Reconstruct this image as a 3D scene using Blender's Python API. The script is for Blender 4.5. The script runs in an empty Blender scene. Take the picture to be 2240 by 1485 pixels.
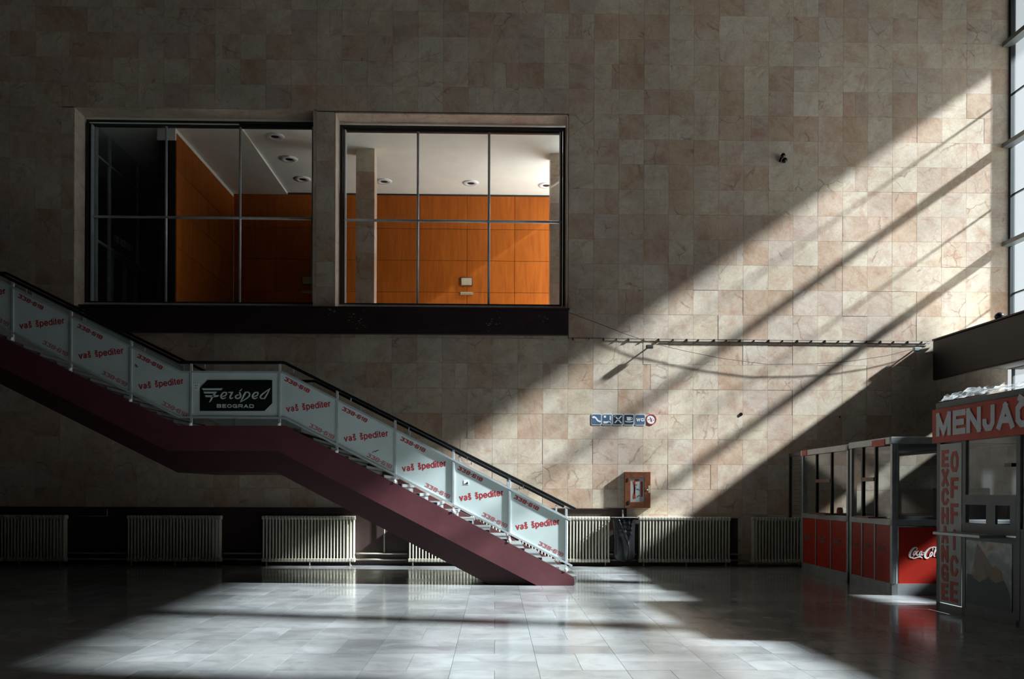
import bpy, bmesh, math, random
from mathutils import Vector, Matrix
random.seed(7)
R = math.radians
SC = bpy.context.scene
COL = SC.collection

# ------------------------------------------------------------------ camera, light, exposure
EYE = 1.5
FPX = 1867.0                     # focal length in pixels of the 2240 px frame (30 mm lens)
YAW = R(1.13)
ROLL = 0.0035
cd = bpy.data.cameras.new('camera'); cam = bpy.data.objects.new('camera', cd); COL.objects.link(cam)
cd.sensor_width = 36.0; cd.lens = FPX / 2240 * 36; cd.shift_y = 332.5 / 2240
cd.clip_end = 400
cam.matrix_world = Matrix.Translation((0, 0, EYE)) @ Matrix.Rotation(-YAW, 4, 'Z') @ Matrix.Rotation(R(90), 4, 'X') @ Matrix.Rotation(ROLL, 4, 'Z')
SC.camera = cam
SC.view_settings.view_transform = 'Standard'; SC.view_settings.look = 'None'
SC.view_settings.exposure = 0.0; SC.view_settings.gamma = 1.0
SC.view_settings.use_curve_mapping = False

wd = bpy.data.worlds.new('world'); SC.world = wd; wd.use_nodes = True
bg = wd.node_tree.nodes['Background']
bg.inputs[0].default_value = (0.93, 0.975, 1.0, 1); bg.inputs[1].default_value = 0.74
SC.cycles.transparent_max_bounces = 48
sd = bpy.data.lights.new('sun', 'SUN'); sun = bpy.data.objects.new('sun', sd); COL.objects.link(sun)
sd.energy = 29.0; sd.angle = R(2.2); sd.color = (0.93, 0.975, 1.0)
SUN = Vector((-1.0, 0.19, -0.71)).normalized()
sun.rotation_euler = SUN.to_track_quat('-Z', 'Y').to_euler()
sun.location = (30, 0, 25)

# ------------------------------------------------------------------ helpers
def ray(px, py):
    u = px - 1120; v = py - 1075
    a = u * math.cos(ROLL) + v * math.sin(ROLL); b = -u * math.sin(ROLL) + v * math.cos(ROLL)
    x, y, z = a / FPX, 1.0, -b / FPX
    c, s = math.cos(YAW), math.sin(YAW)
    return x * c + y * s, -x * s + y * c, z
def at(px, py, Y):               # the point of the plane at depth Y that a photo pixel shows -> (x, z)
    r = ray(px, py); t = Y / r[1]
    return r[0] * t, EYE + r[2] * t

class MB:
    def __init__(s): s.v = []; s.f = []
    def add(s, vs, fs):
        n = len(s.v); s.v += [tuple(v) for v in vs]; s.f += [tuple(i + n for i in f) for f in fs]; return s
    def box(s, x0, x1, y0, y1, z0, z1):
        return s.add([(x0,y0,z0),(x1,y0,z0),(x1,y1,z0),(x0,y1,z0),(x0,y0,z1),(x1,y0,z1),(x1,y1,z1),(x0,y1,z1)],
                     [(0,3,2,1),(4,5,6,7),(0,1,5,4),(1,2,6,5),(2,3,7,6),(3,0,4,7)])
    def prism(s, pts, y0, y1):   # polygon of (x, z) extruded along y
        n = len(pts)
        ar = sum(pts[i][0]*pts[(i+1)%n][1]-pts[(i+1)%n][0]*pts[i][1] for i in range(n))
        if ar < 0: pts = pts[::-1]
        vs = [(x,y0,z) for x,z in pts] + [(x,y1,z) for x,z in pts]
        fs = [tuple(range(n)), tuple(range(2*n-1, n-1, -1))] + [(i, i+n, (i+1)%n+n, (i+1)%n) for i in range(n)]
        return s.add(vs, fs)
    def bar(s, a, b, w, h=None, up=(0,0,1)):
        a = Vector(a); b = Vector(b); d = (b-a).normalized(); h = h or w
        u = Vector(up)
        if abs(d.dot(u)) > .98: u = Vector((0,1,0))
        sd_ = d.cross(u).normalized(); uu = sd_.cross(d).normalized()
        q = [sd_*w/2+uu*h/2, -sd_*w/2+uu*h/2, -sd_*w/2-uu*h/2, sd_*w/2-uu*h/2]
        return s.add([a+k for k in q]+[b+k for k in q], [(0,1,2,3),(7,6,5,4),(0,4,5,1),(1,5,6,2),(2,6,7,3),(3,7,4,0)])
    def tube(s, pts, r, n=8):
        pts = [Vector(p) for p in pts]; rings = []
        for i, p in enumerate(pts):
            d = (pts[min(i+1,len(pts)-1)] - pts[max(i-1,0)]).normalized()
            u = Vector((0,0,1)) if abs(d.z) < .9 else Vector((0,1,0))
            a = d.cross(u).normalized(); b = a.cross(d).normalized()
            rr = r[i] if isinstance(r, (list, tuple)) else r
            rings.append([p + a*math.cos(2*math.pi*k/n)*rr + b*math.sin(2*math.pi*k/n)*rr for k in range(n)])
        vs = [v for g in rings for v in g]; fs = []
        for i in range(len(pts)-1):
            for k in range(n): fs.append((i*n+k, i*n+(k+1)%n, (i+1)*n+(k+1)%n, (i+1)*n+k))
        fs += [tuple(range(n-1,-1,-1)), tuple(range((len(pts)-1)*n, len(pts)*n))]
        return s.add(vs, fs)
    def lathe(s, prof, c, axis='Z', n=20, caps=True):   # prof: (r, h)
        c = Vector(c); vs = []
        for r_, h in prof:
            for k in range(n):
                a = 2*math.pi*k/n; p = (r_*math.cos(a), r_*math.sin(a), h)
                if axis == 'Y': p = (p[0], p[2], p[1])
                if axis == 'X': p = (p[2], p[0], p[1])
                vs.append(c + Vector(p))
        fs = [(i*n+k, i*n+(k+1)%n, (i+1)*n+(k+1)%n, (i+1)*n+k) for i in range(len(prof)-1) for k in range(n)]
        if caps: fs += [tuple(range(n-1,-1,-1)), tuple(range((len(prof)-1)*n, len(prof)*n))]
        return s.add(vs, fs)
    def stroke(s, pts, w, y0, y1, sub=5, closed=False):   # smooth ribbon in the xz plane, w: width or list
        n = len(pts); P = []; W = []
        ws = w if isinstance(w, (list, tuple)) else [w]*n
        g = (lambda i: pts[i % n]) if closed else (lambda i: pts[max(0, min(n-1, i))])
        gw = (lambda i: ws[i % n]) if closed else (lambda i: ws[max(0, min(n-1, i))])
        for i in range(n if closed else n-1):
            p0, p1, p2, p3 = g(i-1), g(i), g(i+1), g(i+2)
            for k in range(sub):
                t = k/sub
                P.append(tuple(.5*((2*p1[j])+(-p0[j]+p2[j])*t+(2*p0[j]-5*p1[j]+4*p2[j]-p3[j])*t*t+(-p0[j]+3*p1[j]-3*p2[j]+p3[j])*t**3) for j in (0,1)))
                W.append(gw(i)*(1-t)+gw(i+1)*t)
        if not closed: P.append(pts[-1]); W.append(ws[-1])
        m = len(P); L = []; Q = []
        for i in range(m):
            a = P[(i-1) % m] if closed else P[max(i-1,0)]; b = P[(i+1) % m] if closed else P[min(i+1,m-1)]
            dx, dz = b[0]-a[0], b[1]-a[1]; l = math.hypot(dx,dz) or 1
            nx, nz = -dz/l*W[i]/2, dx/l*W[i]/2
            if sub == 1 and (closed or 0 < i < m-1):
                ux, uz = P[(i+1) % m][0]-P[i][0], P[(i+1) % m][1]-P[i][1]; ul = math.hypot(ux, uz) or 1
                vx, vz = P[i][0]-P[(i-1) % m][0], P[i][1]-P[(i-1) % m][1]; vl = math.hypot(vx, vz) or 1
                bx, bz = ux/ul+vx/vl, uz/ul+vz/vl; bl = math.hypot(bx, bz) or 1; bx, bz = bx/bl, bz/bl
                ml = min(2.2, 1/max(.2, abs(ux/ul*bx+uz/ul*bz))); nx, nz = -bz*W[i]/2*ml, bx*W[i]/2*ml
            L.append((P[i][0]+nx, P[i][1]+nz)); Q.append((P[i][0]-nx, P[i][1]-nz))
        vs = []
        for i in range(m): vs += [(L[i][0],y0,L[i][1]),(Q[i][0],y0,Q[i][1]),(Q[i][0],y1,Q[i][1]),(L[i][0],y1,L[i][1])]
        fs = []
        for i in range(m if closed else m-1):
            j = (i+1) % m
            for k in range(4): fs.append((i*4+k, i*4+(k+1)%4, j*4+(k+1)%4, j*4+k))
        if not closed: fs += [(0,3,2,1), ((m-1)*4,(m-1)*4+1,(m-1)*4+2,(m-1)*4+3)]
        return s.add(vs, fs)
    def mesh(s, name, m, smooth=False):
        me = bpy.data.meshes.new(name); me.from_pydata(s.v, [], s.f); me.validate()
        b = bmesh.new(); b.from_mesh(me); bmesh.ops.recalc_face_normals(b, faces=b.faces[:]); b.to_mesh(me); b.free()
        if m: me.materials.append(m)
        if smooth: me.polygons.foreach_set('use_smooth', [True]*len(me.polygons))
        return me
    def build(s, name, m, parent=None, smooth=False, bevel=0, seg=2):
        return link(name, s.mesh(name, m, smooth), parent, bevel, seg)
def link(name, me, parent=None, bevel=0, seg=2):
    o = bpy.data.objects.new(name, me); COL.objects.link(o)
    if parent: o.parent = parent
    if bevel:
        b = o.modifiers.new('bevel', 'BEVEL'); b.width = bevel; b.segments = seg; b.limit_method = 'ANGLE'
    return o
def tag(o, label=None, cat=None, group=None, kind=None):
    if label: o['label'] = label
    if cat: o['category'] = cat
    if group: o['group'] = group
    if kind: o['kind'] = kind
    return o
def struct(o, label=None):
    o['kind'] = 'structure'
    if label: o['label'] = label
    return o
def empty(name, loc=(0,0,0), rz=0):
    o = bpy.data.objects.new(name, None); COL.objects.link(o); o.location = loc; o.rotation_euler.z = rz
    o.empty_display_size = .2
    return o
_tc = {}
def text_mesh(txt, size, m, bold=0.0, ext=0.002, spacing=1.0, sx=1.0):
    key = (txt, size, m.name, bold, ext, spacing, sx)
    if key in _tc: return _tc[key]
    c = bpy.data.curves.new('text', 'FONT'); c.body = txt; c.size = size; c.offset = bold; c.extrude = ext
    c.align_x = 'CENTER'; c.align_y = 'CENTER'; c.space_character = spacing; c.resolution_u = 4
    o = bpy.data.objects.new('text', c); COL.objects.link(o)
    bpy.context.view_layer.update()
    me = bpy.data.meshes.new_from_object(o.evaluated_get(bpy.context.evaluated_depsgraph_get()))
    bpy.data.objects.remove(o)
    xs = [v.co.x for v in me.vertices]; ys = [v.co.y for v in me.vertices]
    cx = (min(xs)+max(xs))/2; cy = (min(ys)+max(ys))/2
    me.transform(Matrix.Diagonal((sx,1,1,1)) @ Matrix.Translation((-cx,-cy,0)))
    me['w'] = (max(xs)-min(xs))*sx; me['h'] = max(ys)-min(ys)
    me.materials.clear(); me.materials.append(m); me.name = 'lettering'
    _tc[key] = me
    return me
# text upright on a plane facing -Y: local (x, y) -> (x, z); facing -X (reads with far end left): handled by rotation
def put_text(me, parent, loc, rot=0.0, face='-Y', name='lettering', scale=(1,1,1)):
    o = link(name, me, parent)
    if face == '-Y': M = Matrix.Rotation(R(90), 4, 'X')
    else: M = Matrix.Rotation(R(-90), 4, 'Z') @ Matrix.Rotation(R(90), 4, 'X')      # facing -X
    o.matrix_local = Matrix.Translation(loc) @ M @ Matrix.Rotation(rot, 4, 'Z') @ Matrix.Diagonal((*scale, 1))
    return o

def each(name, m, parent, boxes, bevel=0):      # one object per box
    for b_ in boxes: MB().box(*b_).build(name, m, parent, bevel=bevel)
OCT = [(.28,1),(.72,1),(1,.74),(1,.26),(.72,0),(.28,0),(0,.26),(0,.74)]
BOWL = [(0,.72),(.3,1),(.7,1),(1,.7),(1,.3),(.7,0),(.3,0),(0,.28)]
# glyph: relative width, list of (closed, smooth, points)
GL = {
 'E': (.85, [(0,0,[(1,1),(0,1),(0,0),(1,0)]),(0,0,[(0,.5),(.85,.5)])]), 'F': (.8, [(0,0,[(1,1),(0,1),(0,0)]),(0,0,[(0,.5),(.85,.5)])]),
 'X': (1, [(0,0,[(0,0),(1,1)]),(0,0,[(0,1),(1,0)])]), 'H': (1, [(0,0,[(0,0),(0,1)]),(0,0,[(1,0),(1,1)]),(0,0,[(0,.5),(1,.5)])]),
 'C': (1, [(0,0,[(1,.78),(.72,1),(.28,1),(0,.78),(0,.22),(.28,0),(.72,0),(1,.22)])]),
 'G': (1, [(0,0,[(1,.82),(.72,1),(.28,1),(0,.78),(0,.22),(.28,0),(1,0),(1,.42),(.6,.42)])]),
 'O': (1, [(1,0,OCT)]), 'I': (.0, [(0,0,[(.5,0),(.5,1)])]), 'N': (1, [(0,0,[(0,0),(0,1)]),(0,0,[(1,0),(1,1)]),(0,0,[(.02,.98),(.98,.02)])]),
 'A': (1, [(0,0,[(0,0),(.5,1)]),(0,0,[(1,0),(.5,1)]),(0,0,[(.2,.3),(.8,.3)])]),
 'M': (1.15, [(0,0,[(0,0),(0,1)]),(0,0,[(1,0),(1,1)]),(0,0,[(.02,.98),(.5,.1),(.98,.98)])]),
 'J': (.8, [(0,0,[(1,1),(1,.24),(.74,0),(.26,0),(0,.22),(0,.32)])]),
 'B': (1, [(1,0,[(0,0),(0,1),(.9,1),(.98,.8),(.85,.52),(1,.25),(.9,0)]),(0,0,[(0,.52),(.85,.52)])]),
 'R': (1, [(0,0,[(0,0),(0,1),(.9,1),(1,.86),(1,.55),(.9,.42),(0,.42)]),(0,0,[(.6,.42),(1,0)])]), 'D': (1, [(1,0,[(0,0),(0,1),(.8,1),(1,.8),(1,.2),(.8,0)])]),
 '3': (1, [(0,0,[(0,1),(1,1),(.5,.56)]),(0,0,[(.5,.56),(1,.5),(1,.1),(.9,0),(0,0)])]), '8': (1, [(1,0,[(.1,0),(0,.1),(0,.9),(.1,1),(.9,1),(1,.9),(1,.1),(.9,0)]),(0,0,[(0,.52),(1,.52)])]),
 '6': (1, [(0,0,[(1,1),(.1,1),(0,.9),(0,.1),(.1,0),(.9,0),(1,.1),(1,.5),(0,.55)])]), '1': (.45, [(0,0,[(0,.75),(1,1),(1,0)])]), 'W': (1.25, [(0,0,[(0,1),(.25,0),(.5,.9),(.75,0),(1,1)])]), '-': (.4, [(0,0,[(0,.5),(1,.5)])]),
 'v': (.85, [(0,0,[(0,1),(.5,0)]),(0,0,[(1,1),(.5,0)])]), 'a': (.82, [(0,1,[(.05,.8),(.2,.98),(.6,1),(.88,.85),(.88,.4),(1,0)]),(1,1,[(.88,.55),(.3,.52),(.02,.28),(.25,.0),(.65,.02),(.88,.25)])]),
 's': (.75, [(0,1,[(.95,.78),(.7,1),(.3,1),(.05,.78),(.3,.56),(.7,.46),(.95,.22),(.7,0),(.3,0),(.0,.22)])]), 'p': (.85, [(0,0,[(0,1),(0,-.38)]),(1,1,BOWL)]),
 'e': (.85, [(0,1,[(1,.22),(.72,0),(.3,0),(0,.3),(0,.7),(.3,1),(.7,1),(1,.7),(1,.52)]),(0,0,[(0,.5),(1,.5)])]), 'd': (.85, [(0,0,[(1,1.38),(1,0)]),(1,1,BOWL)]),
 'i': (.0, [(0,0,[(.5,0),(.5,.94)]),(0,0,[(.5,1.42),(.5,1.44)])]), 't': (.42, [(0,0,[(.4,1.3),(.4,.12),(.6,0),(1,.0)]),(0,0,[(0,1),(1,1)])]), 'r': (.62, [(0,0,[(0,1),(0,0)]),(0,1,[(0,.5),(.4,.92),(1,1)])]),
 'o': (.85, [(1,1,BOWL)]), 'n': (.8, [(0,0,[(0,1),(0,0)]),(0,1,[(0,.7),(.35,1),(.8,.95),(1,.7),(1,0)])]),
}
GL['š'] = (GL['s'][0], GL['s'][1]+[(0,0,[(.2,1.5),(.5,1.24),(.8,1.5)])]); GL['Č'] = (GL['C'][0], GL['C'][1]+[(0,0,[(.2,1.26),(.5,1.1),(.8,1.26)])])
_gc = {}
def glyphs(txt, W, H, w, gap, m, y0=-.0012, y1=.0, total=None):
    """lettering of stroke width w in the xz plane, centred; total: overall width"""
    key = (txt, W, H, w, gap, m.name, total)
    if key in _gc: return _gc[key]
    mb = MB(); x = 0
    for ch in txt:
        if ch == ' ': x += W*.55+gap; continue
        rw_, strokes = GL[ch]; iw = max(0, rw_*W-w)
        for si_, (cl_, sm, pts) in enumerate(strokes):
            q = [(x+w/2+px_*iw, w/2+pz_*(H-w)) for px_, pz_ in pts]
            if not cl_ and not sm:
                for e_, f_ in ((0, 1), (-1, -2)):
                    dx, dz = q[e_][0]-q[f_][0], q[e_][1]-q[f_][1]; l_ = math.hypot(dx, dz) or 1
                    if abs(dx) < 1e-9 or abs(dz) < 1e-9 or abs(dz) > abs(dx)*.5: q[e_] = (q[e_][0]+dx/l_*w*.5, q[e_][1]+dz/l_*w*.5)
            mb.stroke(q, w, y0*(1+.12*si_), y1, 3 if sm else 1, bool(cl_))
        x += iw+w+gap
    wd_ = x-gap; k = (total/wd_) if total else 1
    mb.v = [((a-wd_/2)*k, b, c-H/2) for a, b, c in mb.v]
    me = mb.mesh('lettering', m); _gc[key] = me; return me
def put_glyphs(me, parent, loc, rot=0.0, face='-Y', name='lettering'):
    o = link(name, me, parent)
    Rm = Matrix.Identity(4) if face == '-Y' else Matrix.Rotation(R(-90), 4, 'Z')
    o.matrix_local = Matrix.Translation(loc) @ Rm @ Matrix.Rotation(-rot, 4, 'Y')
    return o
# ------------------------------------------------------------------ materials
class NT:
    def __init__(s, name):
        s.m = bpy.data.materials.new(name); s.m.use_nodes = True; s.t = s.m.node_tree; s.n = s.t.nodes; s.l = s.t.links
        s.p = s.n['Principled BSDF']; s.out = s.n['Material Output']
    def new(s, typ, **kw):
        n = s.n.new(typ)
        for k, v in kw.items(): setattr(n, k, v)
        return n
    def mix(s, fac, a, b, mode='MIX'):
        n = s.n.new('ShaderNodeMix'); n.data_type = 'RGBA'; n.blend_type = mode
        for sock, v in ((n.inputs[0], fac), (n.inputs[6], a), (n.inputs[7], b)):
            if isinstance(v, bpy.types.NodeSocket): s.l.new(v, sock)
            elif isinstance(v, (int, float)): sock.default_value = v
            else: sock.default_value = (*v, 1)
        return n.outputs[2]
    def math(s, op, a, b=None, clamp=False):
        n = s.n.new('ShaderNodeMath'); n.operation = op; n.use_clamp = clamp
        for sock, v in ((n.inputs[0], a), (n.inputs[1], b)):
            if v is None: continue
            if isinstance(v, bpy.types.NodeSocket): s.l.new(v, sock)
            else: sock.default_value = v
        return n.outputs[0]
    def noise(s, vec, scale, detail=4, rough=.5, dist=0, col=False):
        n = s.n.new('ShaderNodeTexNoise'); n.inputs['Scale'].default_value = scale; n.inputs['Detail'].default_value = detail
        n.inputs['Roughness'].default_value = rough; n.inputs['Distortion'].default_value = dist
        if vec: s.l.new(vec, n.inputs['Vector'])
        return n.outputs['Color' if col else 'Fac']
    def ramp(s, fac, stops):
        n = s.n.new('ShaderNodeValToRGB'); s.l.new(fac, n.inputs[0]); e = n.color_ramp.elements
        while len(e) < len(stops): e.new(.5)
        for i, (p, c) in enumerate(stops):
            e[i].position = p; e[i].color = (*c, 1) if not isinstance(c, (int, float)) else (c, c, c, 1)
        return n.outputs[0]
    def bump(s, h, strength=.1, dist=.01):
        n = s.n.new('ShaderNodeBump'); n.inputs['Strength'].default_value = strength; n.inputs['Distance'].default_value = dist
        s.l.new(h, n.inputs['Height']); s.l.new(n.outputs[0], s.p.inputs['Normal'])
    def pos(s): return s.n.new('ShaderNodeNewGeometry').outputs['Position']
def mat(name, col, rough=.5, metal=0.0, var=.12, scale=6, bump=0, spec=.5):
    t = NT(name)
    n = t.noise(t.pos(), scale, 5, .6)
    lo = tuple(c*(1-var) for c in col); hi = tuple(min(1, c*(1+var)) for c in col)
    t.l.new(t.ramp(n, [(.3, lo), (.7, hi)]), t.p.inputs['Base Color'])
    t.p.inputs['Roughness'].default_value = rough; t.p.inputs['Metallic'].default_value = metal
    t.p.inputs['Specular IOR Level'].default_value = spec
    if bump: t.bump(t.noise(t.pos(), scale*8, 4), bump, .004)
    return t.m
def piece_random(t):
    oi = t.new('ShaderNodeObjectInfo').outputs['Random']; ge = t.new('ShaderNodeNewGeometry').outputs['Random Per Island']
    return t.math('FRACT', t.math('ADD', t.math('MULTIPLY', oi, 7.31), ge))
def marble_mat():
    t = NT('beige_marble'); r = piece_random(t)
    off = t.new('ShaderNodeCombineXYZ'); t.l.new(t.math('MULTIPLY', r, 37.0), off.inputs[0]); t.l.new(t.math('MULTIPLY', r, 91.0), off.inputs[1]); t.l.new(t.math('MULTIPLY', r, 53.0), off.inputs[2])
    va = t.new('ShaderNodeVectorMath'); va.operation = 'ADD'; t.l.new(t.pos(), va.inputs[0]); t.l.new(off.outputs[0], va.inputs[1]); v = va.outputs[0]
    r2 = t.math('FRACT', t.math('MULTIPLY', r, 13.7))
    base = t.ramp(t.noise(v, 2.0, 6, .62, .35), [(.28, (.44,.29,.21)), (.42, (.56,.41,.29)), (.56, (.68,.56,.43)), (.7, (.54,.36,.27)), (.82, (.46,.33,.29))])
    tint = t.ramp(r2, [(0, (.66,.57,.43)), (.35, (.72,.65,.55)), (.55, (.56,.38,.29)), (.72, (.50,.33,.22)), (.86, (.52,.41,.37)), (1, (.64,.58,.50))])
    c = t.mix(.5, base, tint)
    # sparse angular cracks filled with rust
    dn = t.noise(v, 3.5, 5, .6, 0, True)
    dm_ = t.new('ShaderNodeVectorMath'); dm_.operation = 'MULTIPLY_ADD'; t.l.new(dn, dm_.inputs[0]); dm_.inputs[1].default_value = (.22,.22,.22); t.l.new(v, dm_.inputs[2])
    def crack(scale, width):
        vo = t.new('ShaderNodeTexVoronoi'); vo.feature = 'DISTANCE_TO_EDGE'; vo.inputs['Scale'].default_value = scale; t.l.new(dm_.outputs[0], vo.inputs['Vector'])
        return t.ramp(vo.outputs['Distance'], [(0, 1), (width*.4, .5), (width, 0)])
    mask = t.ramp(t.noise(v, 1.7, 3), [(.54, 0), (.64, 1)])
    ro_ = t.new('ShaderNodeVectorRotate'); ro_.rotation_type = 'AXIS_ANGLE'; ro_.inputs['Axis'].default_value = (0, 1, 0)
    t.l.new(v, ro_.inputs['Vector']); t.l.new(t.math('MULTIPLY', r2, 3.14), ro_.inputs['Angle'])
    mp = t.new('ShaderNodeMapping'); t.l.new(ro_.outputs[0], mp.inputs[0]); mp.inputs['Scale'].default_value = (1.0, 1.0, 2.3)
    st1 = t.noise(mp.outputs[0], 2.4, 7, .68, .9); st2 = t.noise(mp.outputs[0], 5.0, 7, .7, .6)
    c = t.mix(t.math('MULTIPLY', t.ramp(st1, [(.52, 0), (.70, 1)]), .52), c, (.40, .22, .15))
    c = t.mix(t.math('MULTIPLY', t.ramp(st1, [(.30, 1), (.46, 0)]), .28), c, (.74, .71, .66))
    c = t.mix(t.math('MULTIPLY', t.ramp(st2, [(.56, 0), (.70, 1)]), .22), c, (.36, .24, .23))
    c = t.mix(t.math('MULTIPLY', t.math('MULTIPLY', crack(2.1, .035), mask), .6), c, (.20, .085, .045))
    c = t.mix(t.math('MULTIPLY', crack(4.6, .05), .07), c, (.36, .19, .12))
    stain = t.ramp(t.noise(v, 2.6, 4, .6, .3), [(.54, 0), (.74, 1)])
    c = t.mix(t.math('MULTIPLY', stain, .62), c, (.46, .25, .17))
    fine = t.ramp(t.noise(v, 22, 4, .7), [(.3, .88), (.7, 1.08)])
    c = t.mix(1.0, c, fine, 'MULTIPLY')
    big = t.ramp(t.noise(t.pos(), .9, 3), [(.35, .86), (.65, 1.06)])
    c = t.mix(1.0, c, big, 'MULTIPLY')
    t.l.new(c, t.p.inputs['Base Color']); t.p.inputs['Roughness'].default_value = .38
    t.p.inputs['Specular IOR Level'].default_value = .3
    t.bump(t.noise(v, 30, 3), .05, .003)
    return t.m
def floor_mat():
    t = NT('grey_floor_marble'); r = piece_random(t)
    off = t.new('ShaderNodeCombineXYZ'); t.l.new(t.math('MULTIPLY', r, 37.0), off.inputs[0]); t.l.new(t.math('MULTIPLY', r, 91.0), off.inputs[2])
    va = t.new('ShaderNodeVectorMath'); va.operation = 'ADD'; t.l.new(t.pos(), va.inputs[0]); t.l.new(off.outputs[0], va.inputs[1]); v = va.outputs[0]
    tone = t.ramp(r, [(0, (.22,.22,.22)), (.4, (.255,.258,.258)), (.75, (.29,.295,.295)), (1, (.235,.232,.228))])
    n = t.ramp(t.noise(v, 2.2, 6, .6, 1.0), [(.3, .72), (.55, 1.0), (.75, 1.1)])
    c = t.mix(1.0, tone, n, 'MULTIPLY')
    wear = t.ramp(t.noise(t.pos(), .55, 4, .6), [(.35, .85), (.65, 1.08)])
    c = t.mix(1.0, c, wear, 'MULTIPLY')
    t.l.new(c, t.p.inputs['Base Color'])
    ro = t.ramp(t.noise(t.pos(), 1.7, 5, .6), [(.3, .10), (.7, .22)])
    t.l.new(ro, t.p.inputs['Roughness'])
    t.p.inputs['Specular IOR Level'].default_value = .6
    t.bump(t.noise(t.pos(), 3.0, 2), .12, .006)
    return t.m
def glass_mat(name, tint=(.93,.95,.95), dirt=.06, refl=1.0, ior=1.45):
    t = NT(name); t.n.remove(t.p)
    tr = t.new('ShaderNodeBsdfTransparent'); tr.inputs[0].default_value = (*tint, 1)
    gl = t.new('ShaderNodeBsdfGlossy'); gl.inputs['Roughness'].default_value = .03; gl.inputs[0].default_value = (.9*refl,.92*refl,.93*refl,1)
    df = t.new('ShaderNodeBsdfTranslucent'); df.inputs[0].default_value = (.9,.92,.93,1)
    lw_ = t.new('ShaderNodeLayerWeight'); fac = t.math('ADD', t.math('MULTIPLY', t.math('POWER', lw_.outputs['Facing'], 5.0), .8), .035)
    m1 = t.new('ShaderNodeMixShader'); m1.inputs[0].default_value = dirt
    t.l.new(tr.outputs[0], m1.inputs[1]); t.l.new(df.outputs[0], m1.inputs[2])
    m2 = t.new('ShaderNodeMixShader'); t.l.new(fac, m2.inputs[0]); t.l.new(m1.outputs[0], m2.inputs[1]); t.l.new(gl.outputs[0], m2.inputs[2])
    t.l.new(m2.outputs[0], t.out.inputs[0])
    return t.m
def frosted_mat():
    t = NT('frosted_panel'); t.n.remove(t.p)
    n = t.ramp(t.noise(t.pos(), 2.5, 4), [(.3, (.74,.83,.81)), (.7, (.84,.92,.90))])
    d = t.new('ShaderNodeBsdfDiffuse'); t.l.new(n, d.inputs[0])
    tl = t.new('ShaderNodeBsdfTranslucent'); t.l.new(n, tl.inputs[0])
    g = t.new('ShaderNodeBsdfGlossy'); g.inputs['Roughness'].default_value = .3; g.inputs[0].default_value = (.8,.85,.85,1)
    fr = t.new('ShaderNodeFresnel'); fr.inputs[0].default_value = 1.4
    m1 = t.new('ShaderNodeMixShader'); m1.inputs[0].default_value = .42
    t.l.new(d.outputs[0], m1.inputs[1]); t.l.new(tl.outputs[0], m1.inputs[2])
    m2 = t.new('ShaderNodeMixShader'); t.l.new(fr.outputs[0], m2.inputs[0]); t.l.new(m1.outputs[0], m2.inputs[1]); t.l.new(g.outputs[0], m2.inputs[2])
    t.l.new(m2.outputs[0], t.out.inputs[0])
    return t.m
def wood_panel_mat():
    t = NT('orange_wood_panel'); r = piece_random(t)
    mp = t.new('ShaderNodeMapping'); t.l.new(t.pos(), mp.inputs[0]); mp.inputs['Scale'].default_value = (5, 5, .5)
    n = t.noise(mp.outputs[0], 2.5, 6, .6, .6)
    c = t.ramp(n, [(.3, (.33,.075,.008)), (.55, (.42,.105,.011)), (.75, (.48,.13,.014))])
    c = t.mix(1.0, c, t.ramp(r, [(0, .88), (1, 1.08)]), 'MULTIPLY')
    t.l.new(c, t.p.inputs['Base Color']); t.p.inputs['Roughness'].default_value = .5; t.p.inputs['Specular IOR Level'].default_value = .15
    return t.m
def poster_mat():
    t = NT('faded_ice_cream_poster'); p = t.pos()
    n = t.ramp(t.noise(p, 3.2, 3, .5, .6), [(.36, (.045,.05,.055)), (.46, (.20,.17,.13)), (.54, (.42,.43,.42)), (.62, (.42,.22,.07)), (.7, (.16,.05,.04))])
    sx = t.new('ShaderNodeSeparateXYZ'); t.l.new(p, sx.inputs[0])
    low = t.ramp(t.math('ADD', sx.outputs[2], t.math('MULTIPLY', t.noise(p, 4, 2), .3)), [(.55, 1), (.85, 0)])
    c = t.mix(t.math('MULTIPLY', low, .8), n, (.05,.055,.06))
    t.l.new(c, t.p.inputs['Base Color']); t.p.inputs['Roughness'].default_value = .25
    return t.m

M = {}
M['marble'] = marble_mat(); M['floor'] = floor_mat(); M['wood'] = wood_panel_mat(); M['poster'] = poster_mat(); M['frost'] = frosted_mat()
M['glass'] = glass_mat('window_glass', (.96,.97,.97), .0); M['dusty'] = glass_mat('dusty_hall_glass', (.90,.93,.94), .02)
M['kglass'] = glass_mat('kiosk_glass', (.95,.96,.96), .015)
M['grout'] = mat('grout', (.13,.10,.08), .9)
M['dado'] = mat('brown_dado', (.055,.032,.028), .5, bump=.1)
M['maroon'] = mat('maroon_beam', (.035,.016,.018), .45, scale=3, var=.25)
M['purple'] = mat('wine_red_stringer', (.105,.032,.038), .42, scale=2.5, var=.18, bump=.06)
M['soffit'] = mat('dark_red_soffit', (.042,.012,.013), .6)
M['tread'] = mat('grey_terrazzo', (.16,.17,.17), .4, scale=30, var=.2)
M['black'] = mat('black_rubber', (.008,.008,.008), .28)
M['steel'] = mat('brushed_steel', (.52,.56,.57), .35, .35)
M['alu'] = mat('aluminium', (.36,.38,.39), .38, .6, var=.15)
M['greymetal'] = mat('grey_painted_metal', (.16,.168,.168), .5, .2)
M['darkmetal'] = mat('dark_metal', (.03,.035,.038), .4, .5)
M['blackplastic'] = mat('black_plastic', (.006,.006,.007), .24, spec=.5)
M['letter_red'] = mat('red_print', (.38,.022,.035), .5)
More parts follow.
